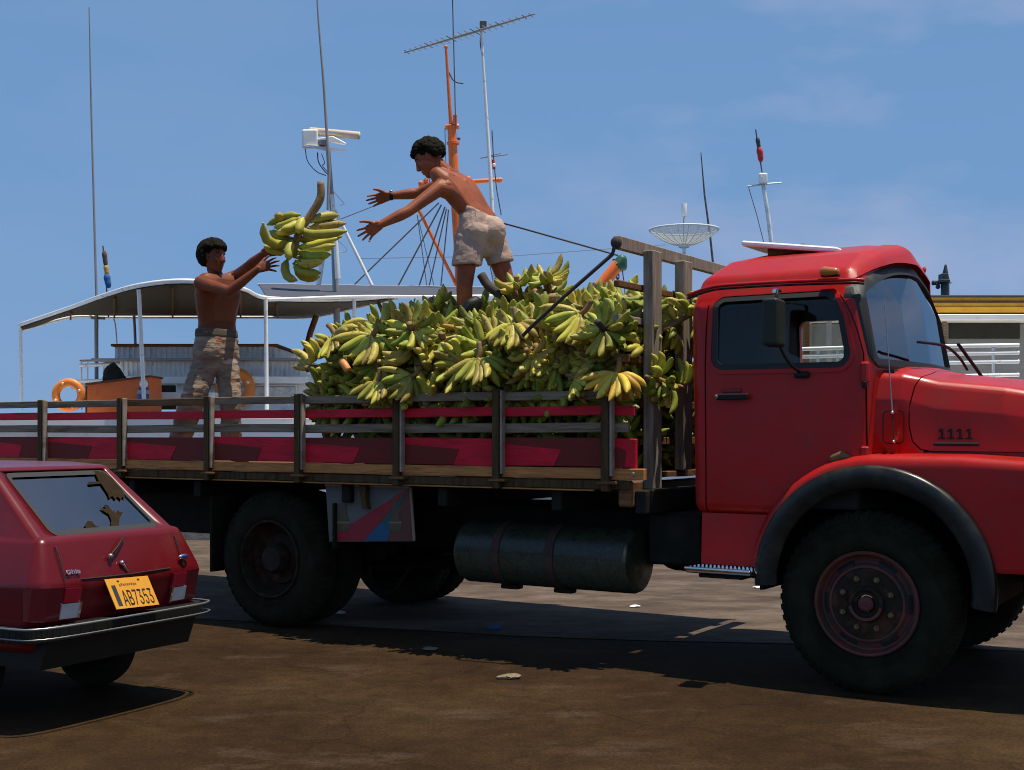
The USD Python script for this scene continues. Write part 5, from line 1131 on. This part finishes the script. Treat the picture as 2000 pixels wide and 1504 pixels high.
def head_mesh(H, R3, c):
    def ell(p, r): return Manifold.sphere(1.0, 28).scale(r).transform(np.hstack([R3, H(*p)[:, None]]))
    m = [ell((-.012, 0, .030), (.100, .077, .094)),
         Manifold.batch_hull([sph(H(.072, 0, -.104), .020, 16), sph(H(.058, .020, -.100), .018, 16), sph(H(.058, -.020, -.100), .018, 16), sph(H(.0, .050, -.062), .020, 16), sph(H(.0, -.050, -.062), .020, 16), sph(H(.058, .038, -.012), .028, 16), sph(H(.058, -.038, -.012), .028, 16), sph(H(.066, 0, .04), .026, 16), sph(H(-.02, .05, .0), .025, 16), sph(H(-.02, -.05, .0), .025, 16)]),
         Manifold.batch_hull([sph(H(.068, .034, .036), .020, 14), sph(H(.068, -.034, .036), .020, 14), sph(H(.082, 0, .036), .017, 14)]),
         Manifold.batch_hull([sph(H(.090, 0, .020), .010, 12), sph(H(.112, 0, -.026), .0125, 12), sph(H(.098, .014, -.032), .009, 12), sph(H(.098, -.014, -.032), .009, 12), sph(H(.082, 0, -.03), .012, 12)]),
         Manifold.batch_hull([sph(H(.086, .018, -.060), .009, 12), sph(H(.086, -.018, -.060), .009, 12), sph(H(.094, 0, -.056), .009, 12)]),
         Manifold.batch_hull([sph(H(.082, .016, -.074), .010, 12), sph(H(.082, -.016, -.074), .010, 12), sph(H(.091, 0, -.073), .010, 12)])]
    for s in (-1, 1): m += [ell((-.006, s*.077, -.004), (.022, .010, .034)), ell((.062, s*.042, -.022), (.026, .022, .022))]
    return Manifold.batch_boolean(m, __import__('manifold3d').OpType.Add)
def hair_mesh(H, R3, seed, r0, keep, n=330, lump=(.020, .030), out=.008):
    rg = np.random.default_rng(seed); m = [Manifold.sphere(1.0, 24).scale((.100, .080, .094)).transform(np.hstack([R3, H(-.018, 0, .036)[:, None]]))^Manifold.batch_hull([sph(H(*p), .03, 8) for p in ((-.14, .1, .16), (-.14, -.1, .16), (.06, .1, .16), (.06, -.1, .16), (.055, .1, .10), (.055, -.1, .10), (-.14, .1, -.03), (-.14, -.1, -.03), (-.03, .1, -.03), (-.03, -.1, -.03))])]
    k = 0
    while k < n:
        d = rg.normal(size=3); d /= np.linalg.norm(d)
        if not keep(d): continue
        m.append(sph(H(*(np.array([-.014, 0, .032])+d*(np.array([.100, .082, .094])+out))), rg.uniform(*lump), 8)); k += 1
    return Manifold.batch_boolean(m, __import__('manifold3d').OpType.Add)
def skinmat(name, c):
    return usdkit.material(stage, '/World/Looks/'+name, {'tc': ('texture_coordinate', {}), 'n': ('noise_texture', {'scale': 7.0, 'detail': 6.0}), 'n2': ('noise_texture', {'scale': 160.0, 'detail': 3.0}),
        'rp': ('rgb_ramp', {'ramp': [(.3, tuple(np.array(c)*.78)), (.7, tuple(np.array(c)*1.2))]}), 'b': ('bump', {'distance': .0012, 'strength': 1.0}),
        'p': ('principled_bsdf', {'roughness': .5, 'specular_ior_level': .28, 'subsurface_weight': .12, 'subsurface_scale': .006, 'subsurface_radius': (1, .35, .2)})},
        [('tc.object', 'n.vector'), ('tc.object', 'n2.vector'), ('n.fac', 'rp.fac'), ('rp.color', 'p.base_color'), ('n2.fac', 'b.height'), ('b.normal', 'p.normal')], surface='p.BSDF')
SK1, SK2 = skinmat('brown_skin', (.165, .042, .014)), skinmat('tanned_skin', (.27, .070, .024))
HAIR = mat('black_hair', (.011, .009, .004), .85, var=.4, scale=60, spec=.1)
K['eye'] = mat('eye_white', (.25, .20, .17), .3, var=.05); K['iris'] = mat('dark_iris', (.01, .007, .005), .2, var=.05); K['brow'] = HAIR
def face_parts(t, H, R3):
    for s in (-1, 1):
        t.part('eye', ball(H(.0785, s*.031, .012), (.0105, .0105, .007), 2), K['eye'], True, world=True)
        t.part('iris', ball(H(.086, s*.031, .011), .0062, 2), K['iris'], True, world=True)
        t.part('eyebrow', tube([H(.088, s*.014, .034), H(.088, s*.032, .040), H(.074, s*.050, .033)], .005, 6), K['brow'], True, world=True)
    t.part('mouth_line', tube([H(.081, .022, -.0665), H(.0955, 0, -.065), H(.081, -.022, -.0665)], .0022, 5), K['iris'], True, world=True)
ADD = __import__('manifold3d').OpType.Add
def arm(s, e, w, rs=.056):
    s, e, w = map(np.array, (s, e, w)); f = e+(w-e)*.28
    return [bone(s, rs, s+(e-s)*.45, .047), bone(s+(e-s)*.45, .047, e, .039), bone(e, .039, f, .041), bone(f, .041, w, .0255)]
def leg(h, k, a, r=(.085, .056, .036)):
    h, k, a = map(np.array, (h, k, a)); c = k+(a-k)*.3
    return [bone(h, r[0], k, r[1]), bone(k, r[1], c, .056), bone(c, .056, a, r[2])]
def foot(a, d):
    d = unit(d); a = np.array(a); z = np.array([0, 0, -.05])
    return Manifold.batch_hull([sph(a+z*.6-d*.03, .035, 14), sph(a+z+d*.12, .034, 14), sph(a+z*1.2+d*.17, .022, 14), sph(a, .036, 14)])

# --- the thrower on the bed floor
Yt = 9.85
def a1(x, y, Y): return at(x, y, Y+.40)
P1 = Thing('person', 'bare-chested man with curly black hair and ripped faded trousers throwing a bunch', 'person', a1(420, 895, Yt))
sh = unit((.62, .70, 0))                                             # from his right shoulder to his left
rs, ls = a1(393, 553, 9.62), a1(461, 541, 9.98)
re, le = a1(449, 569, 9.40), a1(486, 519, 9.70)
rw_, lw = a1(505, 525, 9.36), a1(516, 494, 9.62)
tor = [sect(a1(427, 552, 9.80), sh*.12, .070), sect(a1(426, 575, 9.80), sh*.105, .100), sect(a1(424, 602, 9.83), sh*.085, .098), sect(a1(424, 630, 9.85), sh*.075, .088), sect(a1(424, 655, 9.85), sh*.085, .088), sect(a1(422, 680, 9.85), sh*.085, .095)]
parts = [Manifold.batch_hull(tor[i]+tor[i+1]) for i in range(5)]
parts += [Manifold.batch_hull([sph(rs, .060, 20), sph(a1(415, 572, 9.72), .08, 20), sph(a1(418, 552, 9.74), .05, 20)]), Manifold.batch_hull([sph(ls, .060, 20), sph(a1(440, 568, 9.92), .08, 20), sph(a1(437, 548, 9.9), .05, 20)])]
parts += arm(rs, re, rw_)+arm(ls, le, lw)
H1, R1 = headframe(a1(417, 503, 9.80), (.86, -.50, -.06), (.05, 0, 1))
nb = a1(424, 548, 9.82)
parts += [bone(nb, .062, H1(-.018, 0, -.03), .052), Manifold.batch_hull([sph(nb, .058, 16), sph(a1(404, 552, 9.70), .045, 16), sph(a1(447, 547, 9.93), .045, 16)])]
lh, lk, la = a1(403, 690, 9.80), a1(377, 785, 9.74), a1(343, 882, 9.86)
rh, rk, ra = a1(441, 690, 9.92), a1(450, 785, 9.84), a1(452, 884, 9.94)
parts += leg(lh, lk, la)+leg(rh, rk, ra)+[foot(la, (.8, -.5, 0)), foot(ra, (.8, -.5, 0))]
bodym = mani(smoothm(Manifold.batch_boolean(parts, ADD), .022, 14))
hd_ = mani(smoothm(head_mesh(H1, R1, None), .012, 3))
h_r = hand(rw_, a1(545, 512, 9.36)-rw_, (0, .35, 1), .98, 13, (6, 2, 4, 22), 12, 1.1)
h_l = hand(lw, a1(540, 487, 9.55)-lw, (0, -.3, 1), .98, 8, (20, 20, 22, 25), 25, 1.0)
P1.part('body', Manifold.batch_boolean([bodym, hd_, h_r, h_l], ADD), SK1, True, world=True)
P1.part('hair', mani(smoothm(hair_mesh(H1, R1, 3, .1, lambda d: (d[2] > .30 or d[0] < .0) and d[2] > -.80 and not (d[0] > .55 and d[2] < .50) and not (d[0] > .12 and d[2] < .36) , 460, (.018, .030), .017), .012, 1)), HAIR, True, world=True)
face_parts(P1, H1, R1)
K['jeans'] = usdkit.material(stage, '/World/Looks/ripped_trousers', {'tc': ('texture_coordinate', {}), 'mp': ('mapping', {'mapping_type': 'point', 'scale': (3.0, 3.0, 11.0)}), 'n': ('noise_texture', {'scale': 1.5, 'detail': 7.0, 'roughness': .65}), 'n2': ('noise_texture', {'scale': 2.4, 'detail': 4.0}),
    'n3': ('noise_texture', {'scale': 1.0, 'detail': 4.0}), 'rp': ('rgb_ramp', {'ramp': [(.3, (.17, .118, .076)), (.55, (.30, .222, .155)), (.75, (.44, .345, .26))]}),
    'r2': ('rgb_ramp', {'ramp': [(.60, (0, 0, 0)), (.66, (1, 1, 1))]}), 'mx': ('mix_color', {'blend_type': 'mix', 'b': (.30, .10, .055)}), 'r3': ('rgb_ramp', {'ramp': [(.64, (0, 0, 0)), (.70, (1, 1, 1))]}), 'm2': ('mix_color', {'blend_type': 'mix', 'b': (.50, .42, .34)}),
    'b': ('bump', {'distance': .02, 'strength': 1.0}), 'p': ('principled_bsdf', {'roughness': .9, 'specular_ior_level': .2})},
    [('tc.object', 'mp.vector'), ('mp.vector', 'n.vector'), ('mp.vector', 'n2.vector'), ('mp.vector', 'n3.vector'), ('n.fac', 'rp.fac'), ('n2.fac', 'r2.fac'), ('r2.color', 'mx.fac'), ('rp.color', 'mx.a'), ('n3.fac', 'r3.fac'), ('r3.color', 'm2.fac'), ('mx.result', 'm2.a'), ('m2.result', 'p.base_color'), ('n.fac', 'b.height'), ('b.normal', 'p.normal')], surface='p.BSDF')
tr = [Manifold.batch_hull(sect(a1(423, 652, 9.85), sh*.085, .097)+sect(a1(422, 685, 9.85), sh*.09, .112)),
      Manifold.batch_hull(sect(a1(422, 685, 9.85), sh*.09, .112)+[sph(a1(403, 712, 9.82), .10, 20), sph(a1(443, 712, 9.92), .10, 20)]),
      bone(a1(404, 705, 9.82), .108, a1(377, 780, 9.74), .098), bone(a1(377, 780, 9.74), .098, a1(345, 880, 9.86), .088), bone(a1(441, 705, 9.92), .104, a1(450, 780, 9.84), .088), bone(a1(450, 780, 9.84), .088, a1(452, 880, 9.94), .082)]
trm = Manifold.batch_boolean(tr, ADD).trim_by_plane((0, 0, -1), -a1(0, 643, 9.85)[2])
P1.part('trousers', smoothm(trm, .016, 5, .013, 16, 2, (1, 1, 2.2)), K['jeans'], True, world=True)
wb = Manifold.batch_hull(sect(a1(423, 647, 9.85), sh*.086, .099)+sect(a1(423, 655, 9.85), sh*.087, .102)).trim_by_plane((0, 0, 1), a1(0, 660, 9.85)[2]).trim_by_plane((0, 0, -1), -a1(0, 644, 9.85)[2])
P1.part('waistband', smoothm(wb, .02, 2), mat('faded_waistband', (.10, .075, .05), .9, var=.4, scale=30), True, world=True)

# --- the loader standing on the heap
P2 = Thing('person', 'bare-backed man in faded shorts and a wristwatch leaning out with both arms to catch', 'person', at(930, 655, 9.1))
sd = unit((.55, .80, 0))                                              # from his left to his right
ls, rs = at(858, 368, 8.92), at(884, 350, 9.30)
le, re = at(797, 413, 8.80), at(818, 377, 9.42)
lw, rw_ = at(740, 440, 8.74), at(759, 383, 9.40)
tor = [sect(at(876, 347, 9.10), sd*.13, .056), sect(at(890, 362, 9.09), sd*.125, .080), sect(at(908, 386, 9.07), sd*.10, .080), sect(at(925, 410, 9.07), sd*.085, .074), sect(at(936, 428, 9.07), sd*.09, .080), sect(at(940, 452, 9.08), sd*.09, .098)]
parts = [Manifold.batch_hull(tor[i]+tor[i+1]) for i in range(5)]
parts += [Manifold.batch_hull([sph(ls, .056, 20), sph(at(885, 375, 8.98), .07, 20), sph(at(875, 350, 9.02), .045, 20)]), Manifold.batch_hull([sph(rs, .054, 20), sph(at(902, 368, 9.2), .065, 20)])]
parts += arm(ls, le, lw)+arm(rs, re, rw_)
H2, R2 = headframe(at(838, 310, 9.10), (-.80, .05, -.52), (-.52, .08, .85))
nb = at(873, 340, 9.10)
parts += [bone(nb, .060, H2(-.022, 0, -.03), .052), Manifold.batch_hull([sph(nb, .055, 16), sph(at(866, 352, 8.98), .04, 16), sph(at(889, 342, 9.22), .04, 16)])]
lh, lk, la = at(915, 470, 9.0), at(907, 560, 8.95), at(908, 668, 9.05)
rh, rk, ra = at(962, 470, 9.16), at(994, 565, 9.15), at(1010, 665, 9.25)
parts += leg(lh, lk, la, (.085, .058, .038))+leg(rh, rk, ra, (.085, .058, .038))+[foot(la, (-.8, .4, 0)), foot(ra, (-.8, .4, 0))]
parts += [Manifold.batch_hull([sph(at(884, 366, 8.96), .045, 16), sph(at(893, 386, 8.985), .035, 16), sph(at(872, 362, 8.93), .04, 16)]), Manifold.batch_hull([sph(at(905, 358, 9.07), .036, 16), sph(at(915, 376, 9.06), .03, 16)])]
tb = smoothm(Manifold.batch_boolean(parts, ADD), .016, 12)
sp_ = spline([at(884, 343, 8.98), at(905, 370, 8.95), at(922, 395, 8.955), at(942, 420, 8.96)], 30)
vv = np.array(tb.vertices); nn_ = np.array(tb.vertex_normals)
dd_ = np.min(np.linalg.norm((vv[:, None, [0, 2]]-sp_[None][:, :, [0, 2]]), axis=2), axis=1)
back_ = (nn_[:, 1] < -.1) & (vv[:, 1] < 9.10)
tb.vertices = vv-nn_*(.009*np.exp(-(dd_/.016)**2)*back_)[:, None]
bodym = mani(tb)
hd_ = mani(smoothm(head_mesh(H2, R2, None), .012, 3))
h_l = hand(lw, at(697, 468, 8.72)-lw, (-.25, -.3, 1), .98, 12, (5, 8, 14, 24), 16, 1.15)
h_r = hand(rw_, at(712, 396, 9.36)-rw_, (-.1, -.5, 1), .98, 5, (-6, -4, -2, 4), 10, 1.0)
P2.part('body', Manifold.batch_boolean([bodym, hd_, h_l, h_r], ADD), SK2, True, world=True)
P2.part('hair', mani(smoothm(hair_mesh(H2, R2, 9, .1, lambda d: (d[2] > .40 or d[0] < -.12) and d[2] > -.50 and not (d[0] > .2 and d[2] < .45) , 330, (.016, .030), .010), .012, 2)), HAIR, True, world=True)
face_parts(P2, H2, R2)
u_ = unit(rw_-re)
wt = P2.part('wristwatch', tri_out(turn([(.0315, -.013), (.034, -.010), (.034, .010), (.0315, .013), (.029, 0), (.0315, -.013)], rw_-u_*.018, u_, 20)), K['black'], 40, world=True)
P2.part('watch_face', ball(rw_-u_*.018+np.array([0, -.012, .030]), (.014, .012, .010), 2), mat('brass_watch', (.6, .42, .16), .25, metal=1.0), True, world=True, parent=wt)
K['shorts'] = mat('faded_shorts', (.46, .325, .26), .9, var=.2, scale=7, dirt=(.30, .20, .15), dscale=6, dlo=.45, dhi=.75, bump=.010, bscale=16, spec=.2)
core = [Manifold.batch_hull(sect(at(935, 422, 9.07), sd*.092, .086)+sect(at(940, 455, 9.08), sd*.10, .112)), Manifold.batch_hull(sect(at(940, 455, 9.08), sd*.10, .112)+[sph(at(917, 478, 9.0), .10, 20), sph(at(962, 478, 9.16), .10, 20)]),
        sph(at(925, 455, 9.0), .122, 22), sph(at(956, 452, 9.06), .120, 22)]
lleg = bone(at(917, 470, 9.0), .110, at(909, 540, 8.97), .108).trim_by_plane((0, 0, 1), at(0, 519, 9.0)[2])
n_ = unit((-.22, 0, 1)); hp_ = at(982, 513, 9.15)
rleg = bone(at(961, 470, 9.15), .106, at(987, 535, 9.15), .092).trim_by_plane(tuple(n_), float(np.dot(n_, hp_)))
n2 = unit((-.30, 0, -1)); wp_ = at(934, 415, 9.07)
srt = Manifold.batch_boolean(core, ADD).trim_by_plane(tuple(n2), float(np.dot(n2, wp_)))
P2.part('shorts', smoothm(Manifold.batch_boolean([srt, lleg, rleg], ADD), .016, 4, .009, 14, 5, (1, 1, 1.6)), K['shorts'], True, world=True)
P2.part('shoe', Manifold.batch_hull([sph(at(918, 597, 8.82), .05, 14), sph(at(928, 592, 8.84), .05, 14), sph(at(924, 610, 8.83), .05, 14), sph(at(905, 612, 8.80), .035, 12)]), K['black'], True, world=True)

# litter on the quay
lit = random.Random(6)
for (x, y, w, c_, lab, cat) in ((665, 1199, 26, 'white', 'crumpled pale paper scrap by the rear wheel', 'paper'), (965, 1229, 30, 'flag_blue', 'flat blue plastic scrap in the shadow under the tank', 'scrap'), (1240, 1187, 20, 'offwhite', 'pale paper strip on the lit paving past the tank', 'paper'), (995, 1325, 44, 'ochre_light', 'torn tan cardboard strip lying in front of the truck', 'cardboard'), (840, 1270, 30, 'ochre_light', 'small ochre leaf scrap in the truck shadow', 'scrap'), (1478, 1150, 18, 'white', 'white paper bit beneath the step', 'paper')):
    Y = EYE*FPX/(y-HZ); p = at(x, y, Y); p[2] = .012; r = w/FPX*Y/2
    m = trimesh.creation.icosphere(2); vv = np.array(m.vertices)*[r, r*.8, .012]; vv += (meshkit.fbm(vv*40+x, 2, 3)[:, None]-.5)*[r*.8, r*.8, .012]
    single('paper_scrap', (vv+p, np.array(m.faces)), K[c_], lab, cat)
